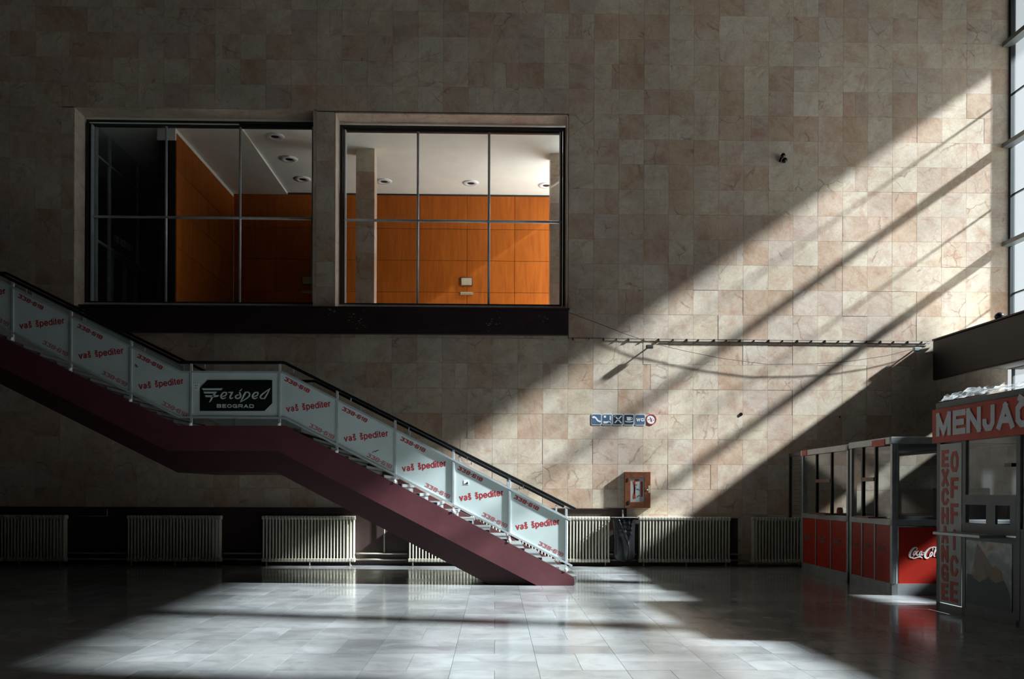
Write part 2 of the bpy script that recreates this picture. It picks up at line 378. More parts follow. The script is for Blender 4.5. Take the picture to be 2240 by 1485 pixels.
M['letter_pink'] = mat('faded_red_print', (.42,.10,.12), .5)
M['signblack'] = mat('sign_black', (.006,.007,.007), .35)
M['signwhite'] = mat('sign_white', (.55,.62,.61), .5)
M['rad'] = mat('cream_radiator_paint', (.56,.53,.42), .4, var=.08)
M['radiron'] = mat('radiator_gap_brown', (.05,.032,.028), .6)
M['white'] = mat('white_plaster', (.86,.84,.74), .8, var=.05, scale=2)
M['plainwhite'] = mat('white_enamel', (.8,.8,.78), .3, var=.05)
M['darkwall'] = mat('dark_plaster', (.055,.05,.045), .8)
M['darkceil'] = mat('dark_ceiling', (.10,.09,.08), .8)
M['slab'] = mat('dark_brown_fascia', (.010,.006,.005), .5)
M['underside'] = mat('grey_soffit', (.35,.33,.31), .7)
M['palebounce'] = mat('pale_bounce_floor', (.68,.64,.57), .7)  # bright tone chosen so unseen floors bounce light
M['redpanel'] = mat('red_panel', (.34,.014,.005), .35, var=.08)
M['redsign'] = mat('red_sign', (.52,.045,.025), .5, var=.15)
M['signletter'] = mat('white_sign_letters', (.66,.68,.68), .5)
M['signpanel'] = mat('pale_sign_panel', (.46,.46,.44), .4)
M['brownwood'] = mat('varnished_brown_wood', (.15,.05,.022), .35, scale=9, var=.35)
M['paper'] = mat('paper', (.72,.72,.68), .7)
M['inkred'] = mat('red_ink', (.6,.09,.05), .6)
M['inkblue'] = mat('blue_ink', (.10,.13,.35), .6)
M['signblue'] = mat('blue_sign', (.075,.13,.22), .4)
M['signnavy'] = mat('navy_sign', (.03,.05,.075), .4)
M['pale'] = mat('pale_sign_border', (.62,.66,.70), .5)
M['ringred'] = mat('red_ring', (.36,.02,.03), .5)
M['cable'] = mat('dark_cable', (.05,.035,.03), .7)
M['foil'] = glass_mat('clear_plastic_film', (.80,.82,.83), .14)
M['diffuser'] = glass_mat('white_diffuser_sheet', (.5,.5,.5), .8)  # translucent sheet that spreads the sun into an even glow
M['ground'] = mat('paving', (.30,.29,.27), .9)
M['darkred'] = mat('faded_logo_print', (.20,.10,.09), .5)  # faded dark print for the side panel logos
M['beige'] = mat('beige_plate', (.42,.36,.24), .5)
M['ochre'] = mat('ochre_print', (.30,.12,.03), .4)
M['pipe'] = mat('pipe_paint', (.36,.34,.26), .4)

D = 17.3                          # depth of the tiled wall
# ------------------------------------------------------------------ hall shell
# floor: concrete bed with marble slabs on it
fl = struct(MB().box(-13, 11.2, -6, 17.8, -.2, -.012).build('floor', M['grout']))
W1, L1 = .37, .74
slabs = []
x0, y0 = -12.95, .5
i = 0
while x0 + i*L1 < 10.4:
    j = 0
    while y0 + j*L1 < 17.3:
        X, Y = x0+i*L1, y0+j*L1
        if (i+j) % 2: cells = [(X, Y, W1, L1), (X+W1, Y, W1, L1)]
        else: cells = [(X, Y, L1, W1), (X, Y+W1, L1, W1)]
        for a, b, w, l in cells:
            slabs.append((a, b, min(w, 10.5-a), min(l, 17.34-b)))
        j += 1
    i += 1
def slab_visible(s):
    cx, cy = s[0]+s[2]/2, s[1]+s[3]/2
    return cy > 6.9 and abs(cx-.0215*cy)/cy < .585 and not (cx > 5.9 and cy > 8.5) and s[3] > .2 and s[2] > .2
vis = sorted([s for s in slabs if slab_visible(s)], key=lambda s: s[1])[:300]
vs_ = set(vis)
mA = MB().box(-W1/2+.0015, W1/2-.0015, -L1/2+.0015, L1/2-.0015, -.02, 0).mesh('floor_slab', M['floor'])
mB = MB().box(-L1/2+.0015, L1/2-.0015, -W1/2+.0015, W1/2-.0015, -.02, 0).mesh('floor_slab', M['floor'])
for s in vis:
    full = abs(s[2]*s[3]-W1*L1) < 1e-4
    if full: o = link('floor_slab', mA if s[2] < s[3] else mB, fl); o.location = (s[0]+s[2]/2, s[1]+s[3]/2, random.uniform(-.0006, .0006))
    else: o = MB().box(s[0]+.0015, s[0]+s[2]-.0015, s[1]+.0015, s[1]+s[3]-.0015, -.02, 0).build('floor_slab', M['floor'], fl)
mb = MB()
for s in slabs:
    if s in vs_ or s[2] < .02 or s[3] < .02: continue
    z = random.uniform(-.0006, .0006)
    mb.box(s[0]+.0015, s[0]+s[2]-.0015, s[1]+.0015, s[1]+s[3]-.0015, -.02, z)
tag(mb.build('floor_slab_field', M['floor'], fl), kind='stuff')

# back wall with two window openings
OPEN = [(-8.47, -3.69, 5.2, 9.18), (-3.25, 1.44, 5.2, 9.13)]
bw = MB()
bw.box(-13, 10.52, D+.03, D+.45, 0, 5.2)
bw.box(-13, 10.52, D+.03, D+.45, 9.18, 13.2)
bw.box(-13, -8.47, D+.03, D+.45, 5.2, 9.18); bw.box(-3.69, -3.25, D+.03, D+.45, 5.2, 9.18); bw.box(1.44, 10.52, D+.03, D+.45, 5.2, 9.18); bw.box(-3.25, 1.44, D+.03, D+.45, 9.13, 9.18)
wall = struct(bw.build('wall_back', M['grout']))
for a, b, c, d in OPEN:           # marble reveals
    each('window_reveal', M['marble'], wall, [(a-.02,a+.006,D-.001,D+.44,c,d),(b-.006,b+.02,D-.001,D+.44,c,d),(a,b,D-.001,D+.44,d-.006,d+.02),(a,b,D-.001,D+.44,c-.02,c+.006)])
PX, PZ = .51, .508
pieces = []
def sub(r, h):                    # rectangle r minus rectangle h
    x0, x1, z0, z1 = r; a, b, c, d = h
    if x1 <= a or x0 >= b or z1 <= c or z0 >= d: return [r]
    out = []
    if z0 < c: out.append((x0, x1, z0, c)); z0 = c
    if z1 > d: out.append((x0, x1, d, z1)); z1 = d
    if x0 < a: out.append((x0, a, z0, z1))
    if x1 > b: out.append((b, x1, z0, z1))
    return out
holes = [(a-.02, b+.02, c-.02, d+.02) for a, b, c, d in OPEN] + [(-13, 2.67, 0, 1.16), (2.67, 4.95, 0, .97)]
for i in range(-29, 19):
    for j in range(-6, 22):
        a = 1.47+i*PX; c = 2.57+j*PZ
        rs = [(max(a,-13), min(a+PX, 10.5), max(c, 0), min(c+PZ, 13.1))]
        if random.random() < .07 and rs[0][1]-rs[0][0] > .5:       # a tile patched from two half pieces
            k = a+PX*random.choice((.5, .72, .3)); rs = [(rs[0][0], k, rs[0][2], rs[0][3]), (k, rs[0][1], rs[0][2], rs[0][3])]
        for h in holes: rs = [q for r_ in rs for q in sub(r_, h)]
        pieces += [r_ for r_ in rs if r_[1]-r_[0] > .03 and r_[3]-r_[2] > .03]
def tile_rank(r_):
    cx, cz = (r_[0]+r_[1])/2, (r_[2]+r_[3])/2
    hid = (-9.9 < cx < 1.6 and cz < 6.2-.53*(cx+9.9) and cz > 1) or cz > 11.4 or cx < -9.7 or (cx > 9 and cz < 4.6)
    return (1 if hid or (r_[1]-r_[0])*(r_[3]-r_[2]) < .2 else 0, math.hypot(cx-4.5, cz-6.2))
pieces.sort(key=tile_rank)
g = .0014
tm = MB().box(-PX/2+g, PX/2-g, -.03, .005, -PZ/2+g, PZ/2-g).mesh('tile', M['marble'])
far = MB()
for k, (a, b, c, d) in enumerate(pieces):
    dy = random.uniform(-.0015, .0015)
    if k < 300 and abs(b-a-PX) < 1e-3 and abs(d-c-PZ) < 1e-3:
        o = link('tile', tm, wall); o.location = ((a+b)/2, D+.03+dy, (c+d)/2)
    elif k < 300: MB().box(a+g, b-g, D+dy, D+.035, c+g, d-g).build('tile', M['marble'], wall)
    else: far.box(a+g, b-g, D+dy, D+.035, c+g, d-g)
tag(far.build('tile_field', M['marble'], wall), kind='stuff')
each('dado_panel', M['dado'], wall, [(-13,2.67,D+.012,D+.035,0,1.16),(2.67,4.95,D+.012,D+.035,0,.97)])
MB().box(-13, 2.67, D-.015, D+.03, 1.145, 1.165).box(2.655, 2.675, D-.015, D+.03, .97, 1.165).build('dado_edge', M['dado'], wall)

# side and rear walls, ceiling, outdoor ground and added sun-blocking canopy
struct(MB().box(-13.3, -13, -6.3, 17.8, -.2, 13.2).build('wall_left', M['darkwall']))
struct(MB().box(-13.3, 11.9, -6.3, -6, -.2, 13.2).build('wall_front', M['darkwall']))
struct(MB().box(-13.3, 12.0, -6.3, 17.75, 13.2, 13.5).build('ceiling', M['darkceil']))
struct(MB().box(12.1, 120, -60, 80, -.4, -.2).box(3.5, 12.1, 17.9, 60, -.4, -.2).build('ground_outside', M['ground']))
cn = MB().box(-.35, 3.62, -25, .0, 12.9, 13.18).build('sun_block_canopy', M['underside']); cn.location = (10.5+.0, 17.3, 0); cn.rotation_euler.z = R(2.5)  # unseen overhang added to set the upper edge of the sunlight
struct(cn)

# right window wall, built along its own axis and turned 2.5 degrees
RW = (10.5, 17.3, 0); RA = R(2.5)
win = empty('window_3', RW, RA); struct(win)
fr = MB()
LEN = 12.8
cols_thick = [.0, 4.8, 9.6, 14.4, 19.2]
fr.box(.0, .1, -.07, .04, 4.5, 11.75)
fr.build('corner_post', M['darkmetal'], win)
for c in cols_thick[1:3]:
    MB().box(-.03, .27, -c-.23, -c+.23, 0, 11.75).build('column', M['greymetal'], win)
for k in range(13):
    c = 1.6*k
    if k % 3 and c <= LEN: MB().box(.04, .11, -c-.03, -c+.03, 4.6, 11.75).build('mullion', M['darkmetal'], win)
for z in (10.68, 8.61, 6.59):
    MB().box(-.15, .04, -LEN, -.02, z-.045, z+.045).build('transom', M['greymetal'], win)
for z in (9.68, 7.61, 5.58):
    MB().box(.055, .095, -LEN, -.02, z-.014, z+.014).build('glazing_bar', M['darkmetal'], win)
zs = [4.62, 5.58, 6.59, 7.61, 8.61, 9.68, 10.68, 11.75]
for k in range(8):
    for q in range(7):
        MB().box(.07, .08, -1.6*(k+1)+.0, -1.6*k-.0, zs[q], zs[q+1]).build('pane', M['dusty'], win)
# below the gallery: panelled wall, clerestory strip of glass
lw = MB()
lw.box(.0, .3, -24, .0, 0, 3.38)
lw.box(.0, .3, -24, .0, 4.04, 4.62)
lw.box(.0, .2, -4.2, -.75, 3.38, 4.04)  # blank panel added to keep sun off the radiator beside the kiosk
lw.box(.0, .3, -24, .0, 11.75, 13.2)
lo = lw.build('wall_right', M['darkwall']); lo.location = RW; lo.rotation_euler.z = RA; struct(lo)
w4 = empty('window_4', RW, RA); struct(w4)
for k in range(15):
    MB().box(.1, .108, -1.6*(k+1)+.02, -1.6*k-.02, 3.38, 4.04).build('pane', M['dusty'], w4)
    MB().box(.08, .14, -1.6*k-.03, -1.6*k+.0, 3.38, 4.04).build('mullion', M['darkmetal'], w4)
w5 = MB().box(.0, .3, -24, -LEN, 4.62, 13.2).build('wall_right_end', M['darkwall']); w5.location = RW; w5.rotation_euler.z = RA; struct(w5)
# gallery slab along the window wall
ga = empty('gallery', RW, RA); struct(ga)
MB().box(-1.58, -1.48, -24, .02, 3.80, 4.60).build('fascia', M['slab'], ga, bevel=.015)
MB().box(-1.48, .05, -24, .02, 4.05, 4.50).build('gallery_slab', M['underside'], ga)
MB().box(-1.48, .05, -24, .02, 4.50, 4.55).build('gallery_bounce_top', M['palebounce'], ga)  # pale top, out of view, added to bounce sunlight onto the wall
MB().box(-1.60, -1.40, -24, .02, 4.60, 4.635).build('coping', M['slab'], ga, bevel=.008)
b = MB().lathe([(.0,0),(.07,.01),(.085,.05),(.07,.09),(.03,.12),(0.001,.125)], (0,0,0)).build('gallery_lamp', M['blackplastic'], smooth=True)
gp = at(2122, 714, 15.6); b.location = (9.07, 15.2, 4.635)
tag(b, 'small round black lamp sitting on the edge of the dark gallery', 'lamp')

# ------------------------------------------------------------------ restaurant room behind the upper windows
HC, FZ, YB = 9.12, 5.0, 21.9
rm = struct(MB().box(-13, 2.3, D+.45, 25, FZ-.2, FZ).build('floor_upper', M['palebounce']))
cl = MB().box(-5.33, 2.3, D+.45, 22.2, HC, HC+.2).box(-13, -5.33, D+.45, 25, HC-.05, HC+.2)
struct(cl.build('ceiling_upper', M['white']))
pw = struct(MB().box(-6.69, 2.3, YB+.03, YB+.2, FZ, HC+.1).build('wall_upper_back', M['radiron']))
zr = [5.0, 5.79, 6.60, 7.41, 8.22, 9.07]
xr = [-6.69, -5.62, -4.40, -3.18, -1.96, -.74, .48, 1.70, 2.28]
for a, b in zip(xr, xr[1:]):
    for c, d in zip(zr, zr[1:]):
        MB().box(a+.005, b-.005, YB, YB+.03, c+.005, d-.005).build('wood_panel', M['wood'], pw)
sw = struct(MB().box(-7.08, -6.715, 18.0, 24.9, FZ, 8.82).build('wall_upper_side', M['signblack']))
for k in range(4):
    ya, yb = 18.0+k*.975, 18.0+(k+1)*.975
    for c, d in zip(zr, zr[1:]):
        MB().box(-6.715, -6.69, ya+.004, yb-.004, c+.005, min(d, 8.98)-.005).build('wood_panel', M['wood'], sw)
struct(MB().box(-7.08, -6.70, 17.95, 24.9, 8.82, HC-.05).build('trim_1', M['white']))
struct(MB().box(-13.2, -13, D+.45, 25, FZ, HC).box(-13, -6.7, 24.9, 25, FZ, HC).build('wall_restaurant', M['darkwall']))
for (xa, ya, nm) in ((-3.12, 19.05, 'pillar'), (1.22, 19.2, 'pillar')):
    p = empty(nm, (xa+.205, ya+.205, FZ)); struct(p)
    z = 0
    while z < HC-FZ-.01:
        h = min(.6, HC-FZ-z)
        MB().box(-.205, .205, -.205, .205, z+.002, z+h-.002).build('cladding', M['marble'], p); z += h
# the room's own daylight side: unseen sheets added to diffuse the sun
w6 = empty('window_5', (2.3, 0, 0)); struct(w6)
for k in range(5):
    MB().box(0, .06, 17.75+k*1.04, 17.81+k*1.04, FZ, HC).build('mullion', M['steel'], w6)
for k in range(4):
    MB().add([(.025, 17.81+k*1.04, FZ), (.025, 18.79+k*1.04, FZ), (.025, 18.79+k*1.04, HC), (.025, 17.81+k*1.04, HC)], [(0,1,2,3)]).build('diffuser', M['diffuser'], w6)
struct(MB().box(-4.06, -3.96, 19.2, YB, FZ, 8.5).build('shade_divider', M['radiron']))  # unseen divider added behind the pier to darken the left of the room
# framed windows facing the hall
FY = D+.48
def hall_window(name, xl, xr_, mull, zt, z0, z1):
    w = struct(empty(name, ((xl+xr_)/2, FY, z0)))
    ox, oz = (xl+xr_)/2, z0
    f = MB()
    for k, (wd_, dd) in enumerate(((.05, .0), (.045, .05))):
        s_ = k*.06
        f.box(xl+s_-ox, xl+s_+wd_-ox, dd-.04, dd+.05, z0-oz, z1-oz); f.box(xr_-s_-wd_-ox, xr_-s_-ox, dd-.04, dd+.05, z0-oz, z1-oz)
        f.box(xl+s_-ox, xr_-s_-ox, dd-.035, dd+.045, z1-s_-wd_-oz, z1-s_-oz); f.box(xl+s_-ox, xr_-s_-ox, dd-.035, dd+.045, z0+s_-oz, z0+s_+wd_-oz)
    f.build('frame', M['darkmetal'], w)
    ed = [xl+.10]+mull+[xr_-.10]
    for x in mull: MB().tube([(x-ox, .03, .1), (x-ox, .03, z1-z0-.1)], .026, 10).build('mullion', M['steel'], w, smooth=True)
    MB().tube([(xl+.08-ox, .03, zt-z0), (xr_-.08-ox, .03, zt-z0)], .028, 10).build('transom', M['steel'], w, smooth=True)
    each('inner_frame', M['steel'], w, [(xl+.1-ox,xl+.125-ox,-.05,.05,.1,z1-z0-.1),(xr_-.125-ox,xr_-.1-ox,-.05,.05,.1,z1-z0-.1)])
    for a, b in zip(ed, ed[1:]):
        for c, d in ((z0+.1, zt), (zt, z1-.1)):
            MB().box(a-ox, b-ox, .03, .034, c-oz, d-oz).build('pane', M['glass'], w)
    MB().box(xl-ox, xr_-ox, -.10, .0, -.03, .05).build('sill', M['steel'], w)
hall_window('window_1', -8.44, -3.69, [-6.83, -5.31, -3.79], 7.15, 5.30, 9.13)
hall_window('window_2', -3.24, 1.44, [-1.63, -.15], 7.13, 5.30, 9.08)
# glazed partition on the left of the room
gpn = empty('restaurant_partition', (-8.3, 17.85, FZ)); tag(gpn, 'dark glazed metal partition with a door seen through the left upper window', 'partition')
H = HC-.05-FZ
for y in (.0, .6, 2.05, 3.65, 5.2): MB().box(-.03, .03, y-.025+.03, y+.025+.03, 0, H).build('post', M['steel'], gpn)
for z in (3.45, 1.69): MB().box(-.025, .025, 0, 5.2, z-.02, z+.02).build('rail', M['steel'], gpn)
for k, (a, b) in enumerate(((.05, .6), (.65, 2.05), (2.1, 3.65), (3.7, 5.2))):
    for c, d in ((0, 1.67), (1.71, 3.43), (3.47, H)):
        MB().box(-.004, .004, a+.01, b, c+.01, d).build('pane', M['kglass'], gpn)
each('door_frame', M['alu'], gpn, [(-.05,.05,.68,.76,0,1.62),(-.05,.05,1.36,1.46,0,1.62),(-.05,.05,1.96,2.04,0,1.62)])
dr = MB().box(-.05, .05, .68, 2.04, 1.56, 1.66).build('door_frame', M['alu'], gpn)
MB().box(.05, .08, 1.50, 1.58, .30, .62).build('pull_handle', M['steel'], dr)
tme = glyphs('restoran', .14, .14, .028, .02, M['signletter'])
o = link('lettering', tme, gpn)
o.matrix_local = Matrix.Translation((.02, 1.30, 1.98)) @ Matrix.Rotation(R(-90), 4, 'Z')
o['label'] = 'white lettering read from behind'
# downlights
DL = [(-4.76, 18.45, 'nearest'), (-4.76, 19.7, ''), (-4.73, 20.95, ''), (-2.76, 21.05, ''), (-.63, 21.1, ''), (1.24, 21.2, '')]
LBL = ['recessed round ceiling downlight nearest the glass in the left upper window', 'middle of the three ceiling downlights in the left upper window',
       'lowest of the three ceiling downlights, beside the stone pier, left upper window', 'ceiling downlight just right of the marble pillar in the right upper window',
       'ceiling downlight in the middle of the right upper window', 'ceiling downlight half hidden by the right hand pillar of the right upper window']
for (x, y, _), lb in zip(DL, LBL):
    c = empty('ceiling_light', (x, y, HC))
    tag(c, lb, 'light', 'round downlights in the restaurant ceiling')
    MB().lathe([(.085,-.012),(.12,-.03),(.19,-.022),(.20,-.004),(.20,0),(.085,0)], (0,0,0), n=28, caps=False).build('ring', M['plainwhite'], c, smooth=True)
    MB().lathe([(.001,-.010),(.084,-.008),(.084,0),(.001,0)], (0,0,0), n=20).build('lens', M['darkmetal'], c)
for x, tx in ((-.75, 'on the orange wall in the right upper window'), (-4.80, 'on the orange wall in the left upper window, beside the pier')):
    o = empty('wall_plate', (x, YB, 6.87)); tag(o, 'small framed beige plate '+tx, 'plate')
    MB().box(-.16, .16, -.03, 0, -.12, .12).build('frame', M['brownwood'], o, bevel=.005)
    MB().box(-.13, .13, -.036, -.03, -.09, .09).build('plate_face', M['beige'], o)
    o = MB().box(-.16, .16, -.03, 0, -.035, .035).box(-.16, .16, -.04, -.03, -.01, .01).build('wall_vent', M['beige'], bevel=.006); o.location = (x, YB, 6.57)
    tag(o, 'small pale slotted vent below the plate '+tx.replace('on the orange wall ', ''), 'vent')

# maroon beam below the windows
lg = MB().box(-8.32, 1.47, D-.10, D+.0, 4.66, 5.17).build('trim_2', M['maroon'], bevel=.006); struct(lg, 'dark maroon beam under the upper windows')
MB().box(-8.32, 1.49, D-.13, D+.0, 5.17, 5.20).build('coping', M['maroon'], lg)
sc = MB()
for k in range(46):
    cx_, cz_ = random.choice(((-2.85, 5.0), (-2.75, 4.85), (-3.3, 5.1), (-.1, 4.9), (.9, 5.0))); x = cx_+random.gauss(0, .09); z = cz_+random.gauss(0, .06)
    sc.box(x, x+random.uniform(.01, .04), D-.102, D-.1, z, z+random.uniform(.004, .014))
sc.build('paint_chips', M['beige'], lg)

# ------------------------------------------------------------------ staircase
SY, SR = 13.6, 15.95              # front and rear faces
S = lambda px, py: at(px, py, SY)
st = empty('staircase', (0, SY, 0)); tag(st, 'wine red two flight staircase with frosted panel balustrade rising to the left', 'staircase')
def rel(mb): mb.v = [(x, y-SY, z) for x, y, z in mb.v]; return mb
topl = [S(1255,1262), S(624,931), S(392,931), S(-160,655), S(-430,655)]
botl = [S(-430,727), S(-150,727), S(365,985), S(605,985), S(1175,1281), S(1255,1281)]
topl = [(x, z) for x, z in topl]; botl = [(x, max(z, 0)) for x, z in botl]; botl[-2] = (botl[-2][0], 0.0); botl[-1] = (topl[0][0], 0.0)
def strip_prism(y0, y1, T, B):    # T and B left-to-right polylines joined by quads (concave safe)
    mb = MB()
    xs = sorted(set([p[0] for p in T]+[p[0] for p in B]))
    def ev(L, x):
        for (a, b), (c, d) in zip(L, L[1:]):
            if a-1e-6 <= x <= c+1e-6 and c-a > 1e-9: return b+(d-b)*(x-a)/(c-a)
        return L[0][1] if x < L[0][0] else L[-1][1]
    n = len(xs); vs = []
    for x in xs:
        t, b_ = ev(T, x), ev(B, x); vs += [(x,y0,b_),(x,y0,t),(x,y1,t),(x,y1,b_)]
    fs = []
    for i in range(n-1):
        for k in range(4): fs.append((i*4+k, i*4+(k+1)%4, (i+1)*4+(k+1)%4, (i+1)*4+k))
    fs += [(0,3,2,1), ((n-1)*4,(n-1)*4+1,(n-1)*4+2,(n-1)*4+3)]
    return mb.add(vs, fs)
T = topl[::-1]; B = [botl[0], botl[1], botl[2], botl[3], botl[4], botl[5]]
rel(strip_prism(SY, SY+.10, T, B)).build('stringer', M['purple'], st)
rel(strip_prism(SR-.10, SR, T, B)).build('stringer', M['purple'], st)
ib = [S(-430,773), S(-140,773), S(380,1033), S(600,1033), S(1070,1280)]
ib = [(x, max(0, z)) for x, z in ib]; ib[-1] = (ib[-1][0], 0.0); ib.append((topl[0][0]-.3, 0.0))
it = [(x, z-.20) for x, z in T[:-1]] + [(topl[0][0]-.35, .03)]
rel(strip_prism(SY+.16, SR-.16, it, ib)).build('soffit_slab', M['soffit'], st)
P0, P1, P2, P3 = topl[0], topl[1], topl[2], topl[3]
ZL = P1[1]-.035
n1 = 17; rise = ZL/n1
sl = (P1[1]-P0[1])/(P0[0]-P1[0])
for i in range(1, n1):
    zt = i*rise; xn = P0[0]-(zt-.04-P0[1])/sl; go = rise/sl
    rel(MB().box(xn-go-.03, xn, SY+.1, SR-.1, zt-.05, zt).box(xn-.05, xn-.025, SY+.1, SR-.1, zt-rise, zt-.05)).build('step', M['tread'], st, bevel=.004)
xa = P0[0]-(ZL-.085-P0[1])/sl; xb = P2[0]-.0
rel(MB().box(xb-.1, xa, SY+.1, SR-.1, ZL-.06, ZL)).build('landing', M['tread'], st, bevel=.004)
sl2 = (P3[1]-P2[1])/(P2[0]-P3[0]); ztop = P3[1]-.03; n2 = 15; rise2 = (ztop-ZL)/n2
for i in range(1, n2):
    zt = ZL+i*rise2; xn = P2[0]-(zt-.04-P2[1])/sl2; go = rise2/sl2
    rel(MB().box(xn-go-.03, xn, SY+.1, SR-.1, zt-.05, zt).box(xn-.05, xn-.025, SY+.1, SR-.1, zt-rise2, zt-.05)).build('step', M['tread'], st, bevel=.004)
rel(MB().box(-12.98, P3[0]+.1, SY+.1, SR-.1, ztop-.15, ztop)).build('upper_landing', M['tread'], st)
# balustrade; front and rear
posts = [(-105,545,675),(25.6,611,741),(153.5,678.5,808),(285,743,876),(417,797,928),(611,797,928),(737,856,987),(864,921.5,1053.5),(992,986,1118),(1115,1047,1183),(1239,1113,1247)]
def line(px, pts):
    for (a, b), (c, d) in zip(pts, pts[1:]):
        if a <= px <= c: return b+(d-b)*(px-a)/(c-a)
    return pts[0][1] if px < pts[0][0] else pts[-1][1]
barT = [(-160,534),(-105,562),(394.6,813),(618,813.5),(1250,1138)]
barB = [(-160,633),(-105,660),(390,912),(622,914),(1252,1238)]
rail = [(-430,515),(-170,515),(390,792),(622,792.5),(1259,1114)]
PAN = posts
for side, (yf, dy) in enumerate(((SY+.035, 1), (SR-.035, -1))):
    for (px, a, b) in posts:
        x, z1 = S(px, a); _, z0 = S(px, b-2)
        rel(MB().box(x-.018, x+.018, yf-.02, yf+.02, z0-.05, z1+.02)).build('post', M['steel'], st, bevel=.004)
        rel(MB().lathe([(.001,-.02),(.022,-.016),(.030,0),(.022,.016),(.001,.02)], (x, yf-.03*dy, z0-.01), 'Y', 12)).build('bolt', M['plainwhite'], st, smooth=True)
    for nm, L, w, h in (('top_bar', barT, .022, .03), ('bottom_bar', barB, .022, .03)):
        mb = MB(); pts = [S(*p) for p in L]
        for p, q in zip(pts, pts[1:]): mb.bar((p[0], yf-.012*dy, p[1]), (q[0], yf-.012*dy, q[1]), w, h)
        rel(mb).build(nm, M['steel'], st)
    mb = MB(); pts = [S(*p) for p in rail]
    if side == 1: pass
    full = []
    for p, q in zip(pts, pts[1:]): mb.bar((p[0]-.005, yf, p[1]), (q[0]+.005, yf, q[1]), .055, .05)
    rel(mb).build('handrail', M['black'], st, bevel=.012)
    mb = MB()
    for (px, a, b) in posts:
        x, z = S(px+30, line(px+30, rail)+5)
        if px < 1200: rel(MB().bar((x, yf, z-.055), (x, yf, z+.0), .014)).build('rail_bracket', M['steel'], st)
    for k in range(len(posts)-1):
        pa, pb = posts[k][0]+1.5, posts[k+1][0]-1.5
        br = [p for p in sorted(set([pa, pb]+[q[0] for q in barT+barB if pa < q[0] < pb]))]
        TT = [S(p, line(p, barT)-3) for p in br]; BB = [S(p, line(p, barB)-1) for p in br]
        gpl = rel(strip_prism(yf+.002, yf+.012, TT, BB)).build('frosted_panel', M['frost'], st)
        if side: continue
        if posts[k][0] == 417: sign_panel = gpl; gpl['label'] = 'landing panel with black company sign'; continue
        cxp = (pa+pb)/2
        t1 = glyphs('vaš špediter', .072, .078, .0175, .0085, M['letter_red'], total=.715)
        cz = (line(cxp, barT)+line(cxp, barB))/2-2
        x, z = S(cxp, cz); put_glyphs(t1, gpl, (x, yf+.0018-SY, z), R(7.5))
        s27 = -math.atan(.515)
        t2 = glyphs('338-618', .066, .062, .0155, .010, M['letter_red'], total=.435)
        x, z = S(cxp-25, line(cxp-25, barT)+12); put_glyphs(t2, gpl, (x, yf+.0018-SY, z), s27)
        t3 = glyphs('338-618', .066, .0621, .0125, .010, M['letter_pink'], total=.435)
        x, z = S(cxp+29, line(cxp+29, barB)-13); put_glyphs(t3, gpl, (x, yf+.0018-SY, z), s27)
# company sign on the landing panel
yf = SY+.035
def C(cx, cy): x, z = S(420+cx/10.18, 810+cy/10.18); return (x, z)
sg = MB().prism([C(165,385),C(335,210),C(1775,210),C(1775,725),C(1600,900),C(160,900)], yf-.005, yf+.0015)
sg = rel(sg).build('sign_board', M['signblack'], sign_panel); sg['label'] = 'black board with cut corners'
lt = MB(); ya, yb = yf-.008, yf-.0052
q = 10.18*1.0
pxm = SY/FPX/10.18
for poly in ([(200,395),(675,395),(635,437),(235,437)], [(240,468),(548,468),(515,512),(262,512)], [(275,548),(592,548),(565,580),(520,592),(290,592)],
             [(475,505),(522,505),(450,610),(425,660),(400,690),(362,714),(385,670),(410,600)], [(1105,395),(1085,452),(1035,458)]):
    lt.prism([C(*p) for p in poly], ya, yb)
e1 = [(660,578),(735,552),(752,500),(715,484),(668,505),(632,565),(645,610),(690,622),(745,598)]
ew = [20*pxm,26*pxm,34*pxm,24*pxm,30*pxm,36*pxm,32*pxm,26*pxm,8*pxm]
lt.stroke([C(*p) for p in e1], ew, ya, yb)
lt.stroke([C(p[0]+705, p[1]) for p in e1], ew, ya, yb)
lt.stroke([C(*p) for p in [(790,485),(850,487),(905,482)]], [10*pxm,30*pxm,24*pxm], ya, yb)
lt.stroke([C(*p) for p in [(892,478),(862,530),(838,580),(838,612),(862,622),(905,602)]], [26*pxm,34*pxm,34*pxm,32*pxm,26*pxm,8*pxm], ya, yb)
lt.stroke([C(*p) for p in [(1042,478),(1060,515),(1072,565),(1050,605),(1000,622),(962,605),(960,570),(1000,545),(1040,542)]], [30*pxm,32*pxm,34*pxm,30*pxm,26*pxm,30*pxm,30*pxm,24*pxm,12*pxm], ya, yb)
lt.stroke([C(*p) for p in [(1062,708),(1110,620),(1150,540),(1185,478)]], [8*pxm,32*pxm,38*pxm,34*pxm], ya, yb)
lt.stroke([C(*p) for p in [(1180,484),(1240,482),(1272,520),(1260,570),(1190,630),(1062,708)]], [20*pxm,26*pxm,32*pxm,32*pxm,24*pxm,6*pxm], ya, yb)
lt.stroke([C(*p) for p in [(1735,392),(1690,425),(1600,492),(1530,550),(1512,595),(1535,622),(1600,622)]], [4*pxm,16*pxm,26*pxm,32*pxm,34*pxm,26*pxm,20*pxm], ya, yb)
lt.stroke([C(*p) for p in [(1735,392),(1690,470),(1640,560),(1598,632)]], [4*pxm,22*pxm,32*pxm,34*pxm], ya, yb)
rel(lt).build('logo_lettering', M['signwhite'], sign_panel)
bt = glyphs('BEOGRAD', .074, .058, .0135, .016, M['signwhite'], total=.585)
x, z = C(952, 790); put_glyphs(bt, sign_panel, (x, yf-.0055-SY, z))
x, z = C(82, 360)
sk = MB().box(x-.045, x+.045, yf-.003, yf+.001, z-.05, z+.05); rel(sk).build('sticker', M['plainwhite'], sign_panel)
